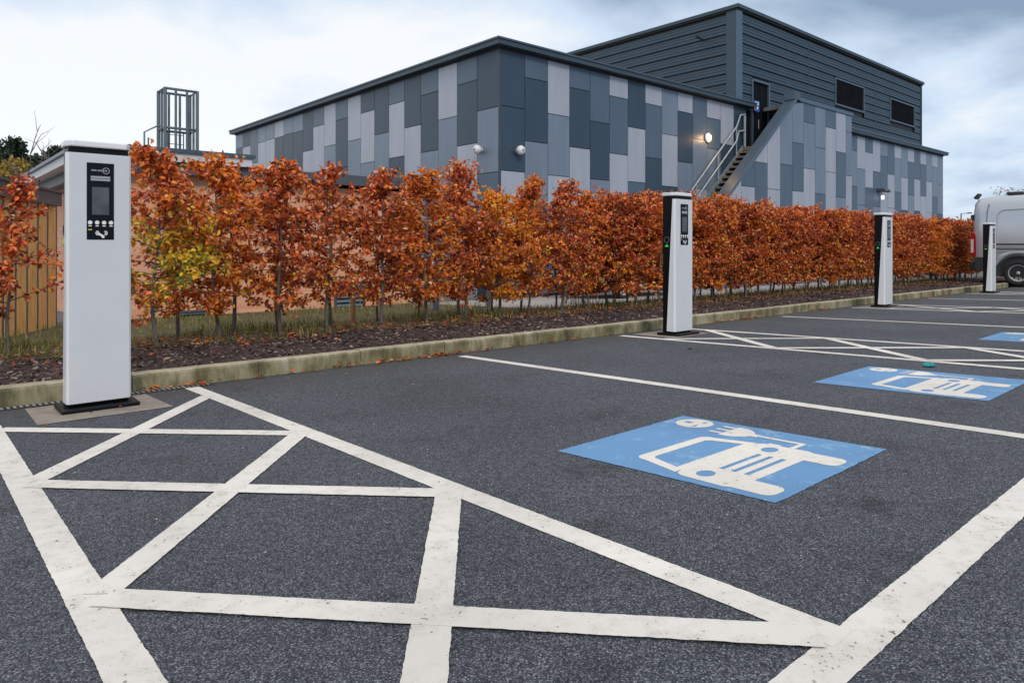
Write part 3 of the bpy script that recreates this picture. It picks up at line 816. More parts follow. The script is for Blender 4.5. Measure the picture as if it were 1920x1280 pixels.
def grit():
    m = Leaves(); r = random.Random(31)
    for i in range(520):
        x = r.uniform(-.5, 9) if i % 3 else r.uniform(0, 3); y = r.uniform(.1, 5.4); sz = r.uniform(.0016, .005); c = r.choice([(.4, .39, .37), (.3, .28, .25), (.5, .42, .36), (.25, .25, .26)])
        p = Vector((x, y, G(x, y) + .002 + sz * .6))
        vs = [p + Vector((math.cos(a) * sz * r.uniform(.7, 1.2), math.sin(a) * sz * r.uniform(.7, 1.2), 0)) for a in (0, 1.4, 2.8, 4.3)] + [p + Vector((0, 0, sz * .8)), p - Vector((0, 0, sz * .6))]
        m.add(vs, [(0, 1, 4), (1, 2, 4), (2, 3, 4), (3, 0, 4), (1, 0, 5), (2, 1, 5), (3, 2, 5), (0, 3, 5)]); m.col += [c + (1,)] * 6
    return tag(m.build('loose_grit', CHIPM), 'pale loose grit scattered over the dark asphalt', 'grit', kind='stuff')
grit()
# teal litter and a little dark stone on the asphalt
m = MB(); r = random.Random(3)
n = 12; prof = [(.0, .004), (.6, .0), (1, .012), (.85, .03), (.4, .042), (0, .036)]
vs = []
for (q, h) in prof:
    for k in range(n):
        a = 2 * PI * k / n; vs.append((q * .05 * math.cos(a) * (1 + .25 * math.sin(3 * a)), q * .028 * math.sin(a) * (1 + .3 * math.cos(2 * a + 1)), h * .7 * (1 + .35 * math.sin(a * 2 + q * 4))))
fs = [(i * n + k, i * n + (k + 1) % n, (i + 1) * n + (k + 1) % n, (i + 1) * n + k) for i in range(5) for k in range(n)]
m.add(vs, fs, 0, True)
o = m.build('crumpled_wrapper', TEAL, loc=(6.10, 1.96, G(6.10, 1.96) + .003)); o.rotation_euler = (0, 0, -.7)
tag(o, 'small crumpled teal wrapper lying on the asphalt beyond the second blue square', 'litter')
m = MB(); m.lathe((0, 0, 0), 'z', [(.001, .02), (.016, .016), (.024, .006), (.022, 0)], 9)
tag(m.build('pebble', PLAS, loc=(5.86, 4.02, G(5.86, 4.02) + .001)), 'small dark pebble alone on the asphalt before the second charging post', 'pebble')

# ---------------------------------------------------------------- main building
B = empty('metal_clad_building', (11.82, 14, 0), 'two storey grey building clad in chequered metal panels with ribbed upper storey', 'building')
BX, BY = 11.82, 14.0
EZ = 6.03
def sub(name, m, mats, par=B, bev=0):
    o = m.build(name, mats, None, bev)
    o.parent = par
    o.matrix_parent_inverse = Matrix.Translation(-Vector((11.82, 14, 0)))
    return o
class At:   # parents with world coordinates kept
    pass
def panels(m, axis, cols, plane, out, ztop, zbot=-.9, g=.010, rnd=None, clip=None):
    """cols: (lo, hi, [z boundaries descending], 'shade digits')"""
    rnd = rnd or random.Random(4)
    for lo, hi, zs, sh in cols:
        zs = [ztop] + list(zs); shades = [int(c) for c in sh]
        while zs[-1] - 1.72 > zbot: 
            zs.append(zs[-1] - 1.72 if len(zs) > 1 else zs[-1] - .64 - (.86 if rnd.random() < .5 else 0))
        zs.append(zbot)
        while len(shades) < len(zs) - 1: shades.append(rnd.randint(0, 3))
        for i in range(len(zs) - 1):
            a, b = zs[i + 1] + g, zs[i] - (g if i else 0)
            if axis == 'y':    # plane of constant Y, facing -Y ; lo/hi are X
                m.box((lo + g, plane - out, a), (hi - g, plane + .004, b), shades[i])
            else:
                m.box((plane - out, lo + g, a), (plane + .004, hi - g, b), shades[i])
hi_, lo_ = [5.38, 3.66], [4.52, 2.83]
LW = [('02', 0), ('103', 1), ('322', 0), ('102', 1), ('03', 0), ('130', 1), ('022', 0), ('03', 2), ('322', 0), ('10', 2), ('32', 0), ('13', 2), ('03', 0), ('20', 2), ('2', 3), ('30', 2), ('2', 3), ('23', 2), ('1', 3), ('03', 2), ('2', 3)]
def bd(k, sh):
    if k == 0: return lo_[:len(sh) - 1] if len(sh) > 2 else [4.52]
    if k == 1: return hi_[:len(sh) - 1]
    if k == 2: return [5.37]
    return []
m = MB()
cols = []
for i, (sh, k) in enumerate(LW):
    y0 = BY + .919 * i; cols.append((y0, y0 + .919, bd(k, sh), sh))
m.box((BX, BY, -1.2), (BX + .25, BY + 19.3, EZ), 4)
panels(m, 'x', cols, BX, .028, EZ, rnd=random.Random(1))
m.box((BX, BY + 19.05, -1.2), (BX + 20, BY + 19.3, EZ), 2)
sub('side_wall', m, PAN + [JOINT])
m = MB()
FC = [([4.55, 2.84], '003'), ([5.42, 3.70], '102'), ([4.55, 2.83], '323'), ([5.41, 3.70], '103'), ([4.55, 2.83], '102'), ([5.42, 3.67], '313'), ([4.57, 2.86], '031'),
      ([5.42, 3.69], '310'), ([4.54], '23'), ([5.40, 3.69], '302'), ([4.56], '12'), ([5.39, 4.3], '312'), ([4.54], '30'), ([4.5], '00')]
w = (24.02 - BX) / 14
m.box((BX + .25, BY, -1.2), (24.02, BY + .25, EZ), 4)
panels(m, 'y', [(BX + w * i, BX + w * (i + 1), zs, sh) for i, (zs, sh) in enumerate(FC)], BY, .028, EZ, rnd=random.Random(2))
m.box((24.02, BY + .1, -1.2), (33.3, BY + .35, 6.4), 5)
# right hand wing panels
RC = [([5.31, 3.63], '121'), ([4.5], '32'), ([5.35, 3.65], '131'), ([4.49], '31'), ([5.33, 3.58], '213'), ([4.48], '13'), ([5.37, 3.62], '321'), ([4.43], '23'), ([5.32, 3.56], '312'),
      ([4.45], '13'), ([5.33, 3.58], '313'), ([4.44], '23'), ([5.32, 3.61], '321'), ([4.39], '22')]
w = (45.7 - 33.0) / 14
m.box((29.9, BY, -1.2), (45.7, BY + .25, EZ), 4)
panels(m, 'y', [(33.0 + w * i, 33.0 + w * (i + 1), zs, sh) for i, (zs, sh) in enumerate(RC)], BY, .028, EZ, rnd=random.Random(3))
panels(m, 'y', [(30.2 + .93 * i, 30.2 + .93 * (i + 1), [4.5], '21') for i in range(3)], BY, .028, EZ, rnd=random.Random(3))
m.box((45.45, BY + .25, -1.2), (45.7, BY + 19, EZ), 2)
sub('front_wall', m, PAN + [JOINT, DOORM])
# corner trims
m = MB(); m.box((BX - .034, BY - .034, -1), (BX + .02, BY + .02, EZ)); sub('corner_trim', m, FASC)
# projecting stair enclosure wall with sloping head
YN = 12.66
m = MB()
PC = [([3.8], '23'), ([2.88], '13'), ([3.77], '31'), ([2.88], '33'), ([3.83], '21'), ([4.71, 2.9], '213'), ([5.58, 3.81], '123'), ([4.70, 2.89], '221'), ([5.59, 3.81], '133'), ([4.69, 2.84], '312'), ([5.6, 3.77], '223')]
PXs = [20.5, 21.41, 22.28, 23.15, 24.06, 24.97, 25.86, 26.78, 27.7, 28.62, 29.55, 30.12]
SX0, SZ0, SX1, SZ1 = 20.52, 2.47, 25.2, 6.32
def slopez(x):
    return min(6.30, SZ0 + (SZ1 - SZ0) * (x - SX0) / (SX1 - SX0))
rnd = random.Random(9)
allc = [(17.6 + .97 * i, 17.6 + .97 * (i + 1), [], '12') for i in range(3)] + [(PXs[i], PXs[i + 1], PC[i][0], PC[i][1]) for i in range(11)]
g = .010
for lo, hi, zs, sh in allc:
    zs = [99] + list(zs)
    while zs[-1] - 1.72 > -.9: zs.append((zs[-1] - 1.72) if zs[-1] < 90 else 1.1)
    zs.append(-.9); shades = [int(c) for c in sh] + [rnd.randint(1, 3) for _ in range(8)]
    for i in range(len(zs) - 1):
        a = zs[i + 1] + g; b = zs[i] - g
        A, Bx = lo + g, hi - g
        tA, tB = min(b, slopez(A)), min(b, slopez(Bx))
        if tB <= a: continue
        if tA <= a:   # cut corner: triangle
            xa = SX0 + (a - SZ0) / (SZ1 - SZ0) * (SX1 - SX0); tA = a + .001; A = max(A, min(xa, Bx - .02))
        poly = [(A, a), (Bx, a), (Bx, tB)]
        if tA < tB - .01 and tB >= b - 1e-6 and slopez(Bx) > b and tA < b:
            xk = SX0 + (b - SZ0) / (SZ1 - SZ0) * (SX1 - SX0); poly.append((xk, b))
        if tA > a + .002: poly.append((A, tA))
        else: poly.append((A, a + .002))
        m.prism(poly, 'y', YN - .028, YN + .003, shades[i])
back = [(17.6, -1.2), (30.12, -1.2), (30.12, 6.3), (SX1, 6.3), (17.6, slopez(17.6))]
m.prism(back, 'y', YN, YN + .2, 4)
m.box((29.92, YN + .2, -1.2), (30.12, BY, 6.3), 2)
m.box((25.35, YN + .2, 6.1), (29.92, BY, 6.25), 5)
sub('stair_enclosure_wall', m, PAN + [JOINT, ROOFM])
# coping on the slope and flat head
m = MB()
dx, dz = SX1 - SX0, SZ1 - SZ0; ln = math.hypot(dx, dz); nx, nz = -dz / ln, dx / ln
xs0 = 17.55; zs0 = slopez(xs0)
def slab(y0, y1, t, off, mi, ext=0):
    a = (xs0 + nx * off, zs0 + nz * off); b = (SX1 + nx * off, SZ1 + nz * off)
    m.prism([a, b, (b[0] + nx * t, b[1] + nz * t), (a[0] + nx * t, a[1] + nz * t)], 'y', y0, y1, mi)
slab(YN - .05, YN + .34, .05, .0, 0)
slab(YN - .08, YN - .05, .11, -.055, 1)
slab(YN + .34, YN + .36, .075, -.02, 1)
m.box((SX1 - .12, YN - .07, 6.33), (SX1 + .32, YN + .36, 6.62), 0)
m.box((SX1 + .32, YN - .07, 6.301), (30.2, YN + .3, 6.44), 1)
sub('sloping_coping', m, [COPE, TRIM])
# eaves fascia round the lower roof
m = MB()
zt = 6.27
m.box((BX - .25, BY - .25, EZ + .06), (24.4, BY + .35, zt - .05), 0)
m.box((BX - .25, BY + .35, EZ + .06), (BX + .35, BY + 19.5, zt - .05), 0)
m.box((BX - .28, BY - .28, zt - .05), (24.43, BY + .4, zt), 1)
m.box((BX - .28, BY + .4, zt - .05), (BX + .4, BY + 19.53, zt), 1)
m.box((BX - .05, BY - .05, EZ), (24.02, BY + .2, EZ + .06), 2)  # near-black strip paints the soffit shadow under the eaves
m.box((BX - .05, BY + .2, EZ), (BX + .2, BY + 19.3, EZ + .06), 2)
m.box((30.12, BY - .25, EZ + .06), (45.9, BY + .35, zt - .05), 0)
m.box((30.12, BY - .28, zt - .05), (45.93, BY + .4, zt), 3)
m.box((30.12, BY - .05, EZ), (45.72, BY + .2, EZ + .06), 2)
m.box((45.55, BY + .4, EZ + .06), (45.93, BY + 19, zt), 0)
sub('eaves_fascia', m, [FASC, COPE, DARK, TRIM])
m = MB(); m.box((BX + .3, BY + .3, 5.95), (45.6, BY + 19.2, 6.15)); sub('lower_roof', m, ROOFM)
# upper storey: ribbed horizontal cladding
UX0, UX1, UY, UZ = 23.59, 42.5, 14.1, 9.72
def ribs(m, axis, a, b, plane, z0, z1, holes=(), pitch=.375):
    """horizontal profiled sheet: each band has a deep dark groove and two fine swages. Runs from a to b."""
    z = z1
    while z > z0:
        zb = max(z - pitch, z0)
        segs = [(a, b)]
        for (h0, h1, hz0, hz1) in holes:
            if zb < hz1 and z > hz0:
                ns = []
                for s0, s1 in segs:
                    if h0 > s0 and h1 < s1: ns += [(s0, h0), (h1, s1)]
                    elif h0 <= s0 and h1 < s1 and h1 > s0: ns.append((h1, s1))
                    elif h0 > s0 and h0 < s1 and h1 >= s1: ns.append((s0, h0))
                    else: ns.append((s0, s1))
                segs = ns
        t = z - zb
        # profile across height, out = distance proud of the plane
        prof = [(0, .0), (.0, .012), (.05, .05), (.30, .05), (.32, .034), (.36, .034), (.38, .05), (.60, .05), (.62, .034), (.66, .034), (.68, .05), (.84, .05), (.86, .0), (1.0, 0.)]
        for s0, s1 in segs:
            vs = []
            for (q, o) in prof:
                zz = zb + t * q
                for e in (s0, s1):
                    vs.append((e, plane - o, zz) if axis == 'y' else (plane - o, e, zz))
            n = len(prof); fs = []
            for i in range(n - 1):
                f = (2 * i, 2 * i + 1, 2 * i + 3, 2 * i + 2)
                fs.append(f if axis == 'y' else f[::-1])
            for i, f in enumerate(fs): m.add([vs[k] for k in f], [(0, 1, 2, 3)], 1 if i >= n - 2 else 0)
        z = zb
m = MB()
DR = (24.58, 25.87, 4.5, 7.26); W1 = (31.81, 34.81, 7.30, 8.40); W2 = (38.13, 41.37, 7.33, 8.36)
m.box((UX0 + .03, UY + .02, 6.1), (UX1, UY + .2, UZ), 2)
ribs(m, 'y', UX0 + .28, UX1 - .2, UY, 6.02, UZ - .08, (DR, (W1[0] - .08, W1[1] + .08, W1[2] - .07, W1[3] + .07), (W2[0] - .08, W2[1] + .08, W2[2] - .07, W2[3] + .07)))
ribs(m, 'x', UY + .42, UY + 17.5, UX0, 6.1, UZ - .08)
m.box((UX0 + .02, UY + .2, 6.1), (UX0 + .2, UY + 17.6, UZ), 2)
m.box((UX0, UY + 17.5, 6.1), (UX1, UY + 17.7, UZ), 0)
m.box((UX1 - .1, UY + .2, 6.1), (UX1, UY + 17.5, UZ), 0)
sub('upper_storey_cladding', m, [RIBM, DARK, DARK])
m = MB()
m.box((UX0 - .06, UY - .06, 6.1), (UX0 + .28, UY + .0, UZ), 1); m.box((UX0 - .063, UY - .0, 6.1), (UX0 + .0, UY + .42, UZ), 0)
sub('corner_flashing', m, [RIBM, TRIM, DARK]); m = MB()
m.box((UX1 - .2, UY - .06, 6.1), (UX1 - .08, UY + .0, UZ), 2); m.box((UX1 - .08, UY - .065, 6.1), (UX1 + .03, UY + .1, UZ), 0)
sub('corner_flashing', m, [RIBM, TRIM, DARK])
for xj in (29.2, 36.2):
    m = MB(); m.box((xj, UY - .056, 6.3), (xj + .05, UY + .0, UZ - .1), 0); sub('joint_flashing', m, [RIBM])

m = MB()
m.box((UX0 - .14, UY - .14, UZ + .05), (UX1 + .16, UY + .2, 9.9)); m.box((UX0 - .14, UY + .2, UZ + .05), (UX0 + .2, UY + 17.8, 9.9))
m.box((UX0 - .08, UY - .08, UZ - .02), (UX1 + .1, UY + .15, UZ + .05), 1); m.box((UX0 - .08, UY + .15, UZ - .02), (UX0 + .15, UY + 17.7, UZ + .05), 1)
m.box((UX1, UY + .2, UZ), (UX1 + .15, UY + 17.8, 9.9))
sub('upper_roof_edge', m, [FASC, DARK])
m = MB(); m.box((UX0 + .1, UY + .1, 9.6), (UX1, UY + 17.6, 9.8)); sub('upper_roof', m, ROOFM)
# louvred openings
for (x0, x1, z0, z1) in (W1, W2):
    m = MB(); t = .07
    m.box((x0 - t, UY - .075, z0 - t), (x1 + t, UY + .02, z0)); m.box((x0 - t, UY - .075, z1), (x1 + t, UY + .02, z1 + t))
    m.box((x0 - t, UY - .075, z0), (x0, UY + .02, z1)); m.box((x1, UY - .075, z0), (x1 + t, UY + .02, z1))
    fr = sub('louvre_window', m, TRIM)
    m = MB(); m.box((x0, UY + .006, z0), (x1, UY + .02, z1)); z = z0 + .03
    while z < z1 - .03: m.box((x0, UY - .03, z), (x1, UY + .008, z + .012)); z += .05
    gl = m.build('louvre_blades', MESHW); gl.parent = fr
m = MB()
x0, x1, z0, z1 = DR; t = .06
m.box((x0 - .02, UY - .075, z0), (x0 + t, UY + .05, z1)); m.box((x1 - t, UY - .075, z0), (x1 + .03, UY + .05, z1)); m.box((x0 + t, UY - .075, z1 - t), (x1 - t, UY + .05, z1 + .02))
fr = sub('door_frame', m, TRIM)
m = MB(); m.box((x0 + t, UY + .005, z0), (x1 - t, UY + .018, z1 - t)); m.box(((x0 + x1) / 2 - .01, UY - .004, z0), ((x0 + x1) / 2 + .01, UY + .006, z1 - t))
d = sub('door', m, DOORM)
m = MB(); m.tube([(25.1, UY - .03, 5.4), (25.1, UY - .03, 5.75)], .018, 8); h = m.build('handle', GALV); h.parent = d
# small door sign
m = MB(); m.box((24.56, UY - .16, 6.02), (24.92, UY - .135, 6.42), 0); m.box((24.60, UY - .165, 6.27), (24.88, UY - .158, 6.38), 1); m.box((24.56, UY - .163, 6.06), (24.64, UY - .158, 6.36), 2)
m.disc((24.78, UY - .165, 6.15), 'y', .06, .06, 0, .006, 16, 1)
m.tube([(24.74, UY - .14, 6.22), (24.74, UY + .05, 6.22)], .012, 6, 0)
o = m.build('safety_sign', [SIGNB, WWHITE, SIGNR]); tag(o, 'small blue and white safety sign beside the top door', 'sign')
# bracket on ribbed wall
m = MB(); m.box((UX0 - .55, 15.45, 8.84), (UX0 - .04, 15.5, 8.89)); m.box((UX0 - .6, 15.42, 8.86), (UX0 - .5, 15.53, 8.92))
tag(m.build('wall_bracket', DARK), 'short dark bracket sticking out of the ribbed upper wall', 'bracket')

# ---------------------------------------------------------------- stair
ST = empty('external_staircase', (20.5, 13.6, 0), 'galvanised external staircase climbing to the dark door behind the panelled wall', 'staircase')
def sts(name, m, mats, par=ST, bev=0):
    o = m.build(name, mats, None, bev); o.parent = par; o.matrix_parent_inverse = Matrix.Translation(-Vector((20.5, 13.6, 0))); return o
rise, run = .2, .2287
def stx(z): return 23.60 - (4.54 - z) / rise * run
z = 4.54 - rise; k = 0
treads = []
while z > -.55:
    x = stx(z); m = MB(); m.box((x, 13.06, z - .06), (x + .26, 13.89, z)); m.box((x - .006, 13.06, z - .064), (x + .0, 13.89, z + .004)); sts('tread', m, TREADM); z -= rise
m = MB()
xb, zb = stx(-.6), -.6
for y0, y1 in ((13.89, 13.92), (13.03, 13.06)):
    m.prism([(xb, zb - .05), (23.65, 4.33), (23.65, 4.60), (xb - .05, zb + .22)], 'y', y0, y1)
sts('stringer', m, GALV)
m = MB(); m.box((23.6, 12.9, 4.40), (26.2, 13.98, 4.53)); sts('landing', m, TREADM)
m = MB()
def railp(x, h): return (x, 13.86, 4.54 + (x - 23.6) * rise / run + h)
for h in (1.08, .56):
    m.tube([railp(xb + .3, h), railp(23.15, h)] + ([(23.42, 13.86, 4.54 + h + .08), (23.75, 13.86, 4.54 + h + .14)] if h > 1 else [(23.3, 13.86, 4.54 + h - .02), (23.68, 13.86, 4.54 + h + .05)]), .035, 10)
for xx in (17.9, 19.2, 20.6, 21.95, 23.15): m.tube([railp(xx, -.05), railp(xx, 1.08)], .024, 8)
m.tube([(23.75, 13.86, 4.5), (23.75, 13.86, 5.76)], .032, 8); m.tube([(23.68, 13.86, 4.55), (23.68, 13.86, 5.70)], .02, 8)
for h in (1.0, .5): m.tube([(25.3, 12.98, 5.35 + h * .3), (25.9, 12.98, 5.35 + h * .3)], .02, 8)
sts('handrail', m, GALV)

# ---------------------------------------------------------------- wall lights and cameras
def dome(loc, d, label, lit=False):
    root = empty('bulkhead_light' if lit else 'dome_camera', loc, label, 'wall light' if lit else 'security camera', 'white dome cameras on the panelled wall' if not lit else None)
    m = MB(); ax = 'y' if d == 'y' else 'x'
    if lit:
        m.lathe((0, 0, 0), ax, [(.001, 0), (.175, 0), (.18, -.04), (.15, -.06)], 28); m.build('housing', WWHITE, root)
        m = MB(); m.lathe((0, 0, 0), ax, [(.15, -.05), (.13, -.09), (.08, -.115), (.001, -.12)], 28); m.build('diffuser', LAMPE, root)
    else:
        m.lathe((0, 0, 0), ax, [(.001, 0), (.07, 0), (.06, -.06), (.09, -.08), (.12, -.11), (.125, -.18), (.10, -.23), (.05, -.255), (.001, -.26)], 24); m.build('housing', WWHITE, root)
        m = MB(); m.lathe((0, 0, 0), ax, [(.045, -.25), (.035, -.268), (.001, -.27)], 20); m.build('lens', CH_G, root)
    return root
dome((12.40, BY - .03, 3.40), 'y', 'white dome camera on the front wall right of the corner')
dome((BX - .03, 14.72, 3.44), 'x', 'white dome camera on the side wall left of the corner')
dome((21.42, BY - .032, 4.66), 'y', 'round bulkhead light glowing warm on the wall by the stairs', True)
dome((22.6, YN - .03, 5.0), 'y', 'x') if False else None
l = D.lights.new('bulkhead_glow', 'POINT'); l.energy = 13; l.color = (1, .52, .2); l.shadow_soft_size = .12
lo = D.objects.new('bulkhead_glow', l); C.objects.link(lo); lo.location = (21.42, BY - .27, 4.66)
# flood light above hedge on the right wing
root = empty('flood_light', (36.5, BY - .03, 3.55), 'dark flood light with a bright white lens on the far right wing', 'wall light')
m = MB(); m.prism([(-.02, .12), (-.02, -.04), (-.35, -.07), (-.42, -.02), (-.36, .10)], 'x', -.34, .34); m.build('hood', GREYB, root, .01)
m = MB(); m.box((-.09, -.2, -.42), (.09, -.10, -.22)); m.build('lens', LAMPW, root, .02)

# ---------------------------------------------------------------- brick building
YR = 13.5
KB = empty('brick_building', (2.3, YR, 0), 'low orange brick building with white and slate fascia behind the left hedge', 'building')
def ks(name, m, mats, par=KB, bev=0):
    o = m.build(name, mats, None, bev); o.parent = par; o.matrix_parent_inverse = Matrix.Translation(-Vector((2.3, YR, 0))); return o
m = MB(); m.box((2.75, YR + .35, -1.2), (9.0, YR + .6, 2.2)); m.box((2.75, YR + .6, -1.2), (3.0, 27, 2.2)); m.box((8.75, YR + .6, -1.2), (9.0, 27, 2.2)); m.box((3.0, 26.8, -1.2), (8.75, 27, 2.2)); ks('wall', m, BRICK)
m = MB(); m.box((2.5, YR + .1, 2.16), (8.95, YR + .35, 2.375), 0); m.box((2.5, YR + .35, 2.16), (2.75, 27.2, 2.375), 0); ks('slate_fascia', m, [GREYB])
m = MB(); m.box((2.25, YR, 2.375), (5.1, YR + .3, 2.545), 0); m.box((2.25, YR + .3, 2.375), (2.55, 27.4, 2.545), 0)
for q in range(12): m.box((2.25 + .95 * q, YR - .0015, 2.39), (2.253 + .95 * q, YR, 2.53), 1) if q < 4 else None
ks('white_fascia', m, [SOFF, GREYB])
m = MB(); m.box((2.2, YR - .05, 2.545), (5.15, YR + .35, 2.61)); m.box((2.2, YR + .35, 2.545), (2.6, 27.45, 2.61)); ks('roof_trim', m, COPE)
m = MB(); m.box((2.6, YR + .35, 2.36), (5.1, 27, 2.5)); m.box((5.1, YR + .35, 2.1), (8.75, 27, 2.34)); ks('roof', m, ROOFM)
# louvred wall vents and a tube lamp on the brick wall
def vent(x0, x1, z0, z1, label):
    root = empty('louvre_vent', ((x0 + x1) / 2, YR + .35, z0), label, 'wall vent')
    w = (x1 - x0) / 2; h = z1 - z0
    m = MB(); m.box((-w, -.06, 0), (-w + .04, -.002, h)); m.box((w - .04, -.06, 0), (w, -.002, h)); m.box((-w + .04, -.06, h - .04), (w - .04, -.002, h)); m.box((-w + .04, -.06, 0), (w - .04, -.002, .03)); m.build('vent_frame', GREYB, root)
    m = MB(); z = .04
    while z < h - .06:
        m.prism([(-.055, z), (-.01, z + .06), (-.006, z + .052), (-.05, z - .008)], 'x', -w + .04, w - .04); z += .095
    m.build('vent_blades', TRIM, root)
    m = MB(); m.box((-w + .04, -.012, .03), (w - .04, -.004, h - .04)); m.build('vent_back', DARK, root)
vent(7.0, 7.72, -.70, -.02, 'slate louvred vent low in the brick wall behind a timber stake')
vent(3.8, 4.6, -.66, -.36, 'low wide louvred vent in the brick wall right of the nearest charging post')
m = MB(); m.tube([(3.75, YR + .22, 1.05), (4.38, YR + .22, 1.03)], .065, 12); m.box((3.9, YR + .24, 1.0), (4.2, YR + .35, 1.08))
tag(m.build('tube_light', GREYB), 'grey tube light fixed on the brick wall behind yellow leaves', 'wall light')
# roof ladder cage
LC = empty('roof_ladder_cage', (5.55, 20, 2.4), 'galvanised safety cage round a ladder rising above the brick roof', 'ladder cage')
m = MB(); w = .40
cs = [(-w, -w * .8), (w, -w * .8), (w, w * .8), (-w, w * .8)]
for (x, y) in cs: m.tube([(x, y, 0), (x, y, 2.6)], .045, 8)
for (x, y) in [(-.14, -w * .8), (.14, -w * .8), (-.14, w * .8), (.14, w * .8), (w, 0), (-w, .0)]: m.tube([(x, y, .3), (x, y, 2.6)], .032, 6)
m.build('uprights', CAGE, LC)
for z in (.55, 1.75, 2.58) if False else (.62, 1.55, 2.58):
    m = MB(); pts = [(x, y, z) for x, y in cs] + [(cs[0][0], cs[0][1], z)]
    m.tube(pts, .036, 6); m.build('hoop', CAGE, LC)
m = MB(); m.tube([(-w - .42, 0, 0), (-w - .42, 0, 1.42), (-w - .1, 0, 1.62), (-w, 0, 1.62)], .022, 8); m.tube([(-w - .42, 0, .85), (-w - .05, 0, .95)], .018, 6)
m.tube([(-w - .3, .1, .0), (-w - .3, .1, 1.3)], .02, 6); m.build('grab_rail', CAGE, LC)
m = MB(); m.box((-.5, -.45, 0), (.5, .45, .42)); m.build('hatch_box', GREYB, LC, .01)
m = MB()
for sx in (-.2, .2): m.tube([(sx, .2, .3), (sx, .2, 1.5)], .016, 6)
for q in range(5): m.tube([(-.2, .2, .45 + q * .25), (.2, .2, .45 + q * .25)], .011, 6)
m.build('ladder', CAGE, LC)

# ---------------------------------------------------------------- timber fence
fx, fy = .28, 9.55; ddx, ddy = .39, .921
FN = empty('timber_fence', (fx, fy, G(fx, fy)), 'timber board fence with a dark top beam at the left photo edge', 'fence', rz=math.atan2(ddy, ddx))
Lf = 4.05; m = MB()
zb = -.12; gslope = (SU * ddx + SV * ddy)
zt = 1.69 - G(fx, fy)
m.box((-.1, -.07, zt - .20), (Lf, .07, zt + .0)); m.box((-.12, -.10, zt), (Lf + .02, .10, zt + .035)); m.build('top_beam', GREYB, FN)
xx = 0; r = random.Random(2); 
m = MB(); 
while xx < Lf - .15:
    for q in range(2):
        m.box((xx + q * .178, -.012, -.25), (xx + q * .178 + .172, .012 + r.uniform(-.003, .003), zt - .201), 0)
    xx += .45
m.build('boards', WOOD, FN, .002)
m = MB()
for q in range(10): m.box((q * .45 - .088, -.006, -.3), (q * .45 - .012, .06, zt - .2))  # slate strips added to fill the dark gaps between the boards
m.box((0, .013, .3), (Lf - .2, .05, .38)); m.box((0, .013, 1.3), (Lf - .2, .05, 1.38))
m.build('posts', GREYB, FN)
# second stretch, nearer, running out of the frame
# stakes
def stake(x, y, h, label):
    m = MB(); m.disc((0, 0, 0), 'z', .04, .038, -.1, h, 12); m.disc((0, 0, 0), 'z', .038, .02, h, h + .02, 12)
    tag(m.build('tree_stake', STAKE, loc=(x, y, bedz(x, y))), label, 'stake')
stake(4.9, 9.1, .75, 'round timber stake standing before the dark louvred vent')
# dark bollards behind the hedge
for i, (x, y) in enumerate([(7.55, 10.8), (7.75, 11.2), (8.9, 10.9), (11.1, 10.9), (15.5, 10.8)]):
    m = MB(); m.disc((0, 0, 0), 'z', .055, .055, -.05, .95, 16); m.lathe((0, 0, .95), 'z', [(.055, 0), (.045, .025), (.001, .035)], 16); m.lathe((0, 0, .8), 'z', [(.056, 0), (.058, .01), (.058, .05), (.056, .06)], 16)
    tag(m.build('bollard', [GREYB, GALV][i % 2 == 1], loc=(x, y, GF(x, y, -.02))), 'post bollard standing on the paving seen under the hedge', 'bollard', 'bollards seen under the hedge')
# pale paving behind the verge
mbp = MB(); mbp.add([(9.02, 9.6, GF(9, 9.6, .0)), (30, 9.6, GF(30, 9.6, .0)), (30, 13.9, GF(30, 13.9, .0)), (9.02, 13.9, GF(9, 13.9, .0))], [(0, 1, 2, 3)])
tag(mbp.build('paving', PAVE), kind='structure')

# ---------------------------------------------------------------- vehicles
def loft(m, stations, ring, mi=0, cap=True):
    """stations: list of (y, params); ring(params) -> list of (x, z)"""
    vs = []; n = None
    for y, p in stations:
        rg = ring(p); n = len(rg); vs += [(x, y + (p.get('lean', 0) * max(0, z - p['zw'])), z) for x, z in rg]
    fs = []
    for i in range(len(stations) - 1):
        for k in range(n):
            fs.append((i * n + k, i * n + (k + 1) % n, (i + 1) * n + (k + 1) % n, (i + 1) * n + k))
    m.add(vs, fs, mi, True)
    if cap:
        m.add(vs[:n], [tuple(range(n))[::-1]], mi); m.add(vs[-n:], [tuple(range(n))], mi)
def vring(p):
    zb, zw, zt, w, wt = p['zb'], p['zw'], p['zt'], p['w'], p['wt']
    r = min(.16, (zt - zw) * .45)
    half = [(w * .90, zb), (w * .985, zb + .06), (w, zb + .25), (w, (zb + zw) / 2 + .1), (w, zw), (w * .985, zw + (zt - zw) * .3), (wt + (w - wt) * .25, zt - r * 1.35), (wt, zt - r), (wt - .04, zt - r * .35), (wt - .13, zt - .02), (wt * .45, zt + .015)]
    return half + [(-x, z) for x, z in half[::-1]]
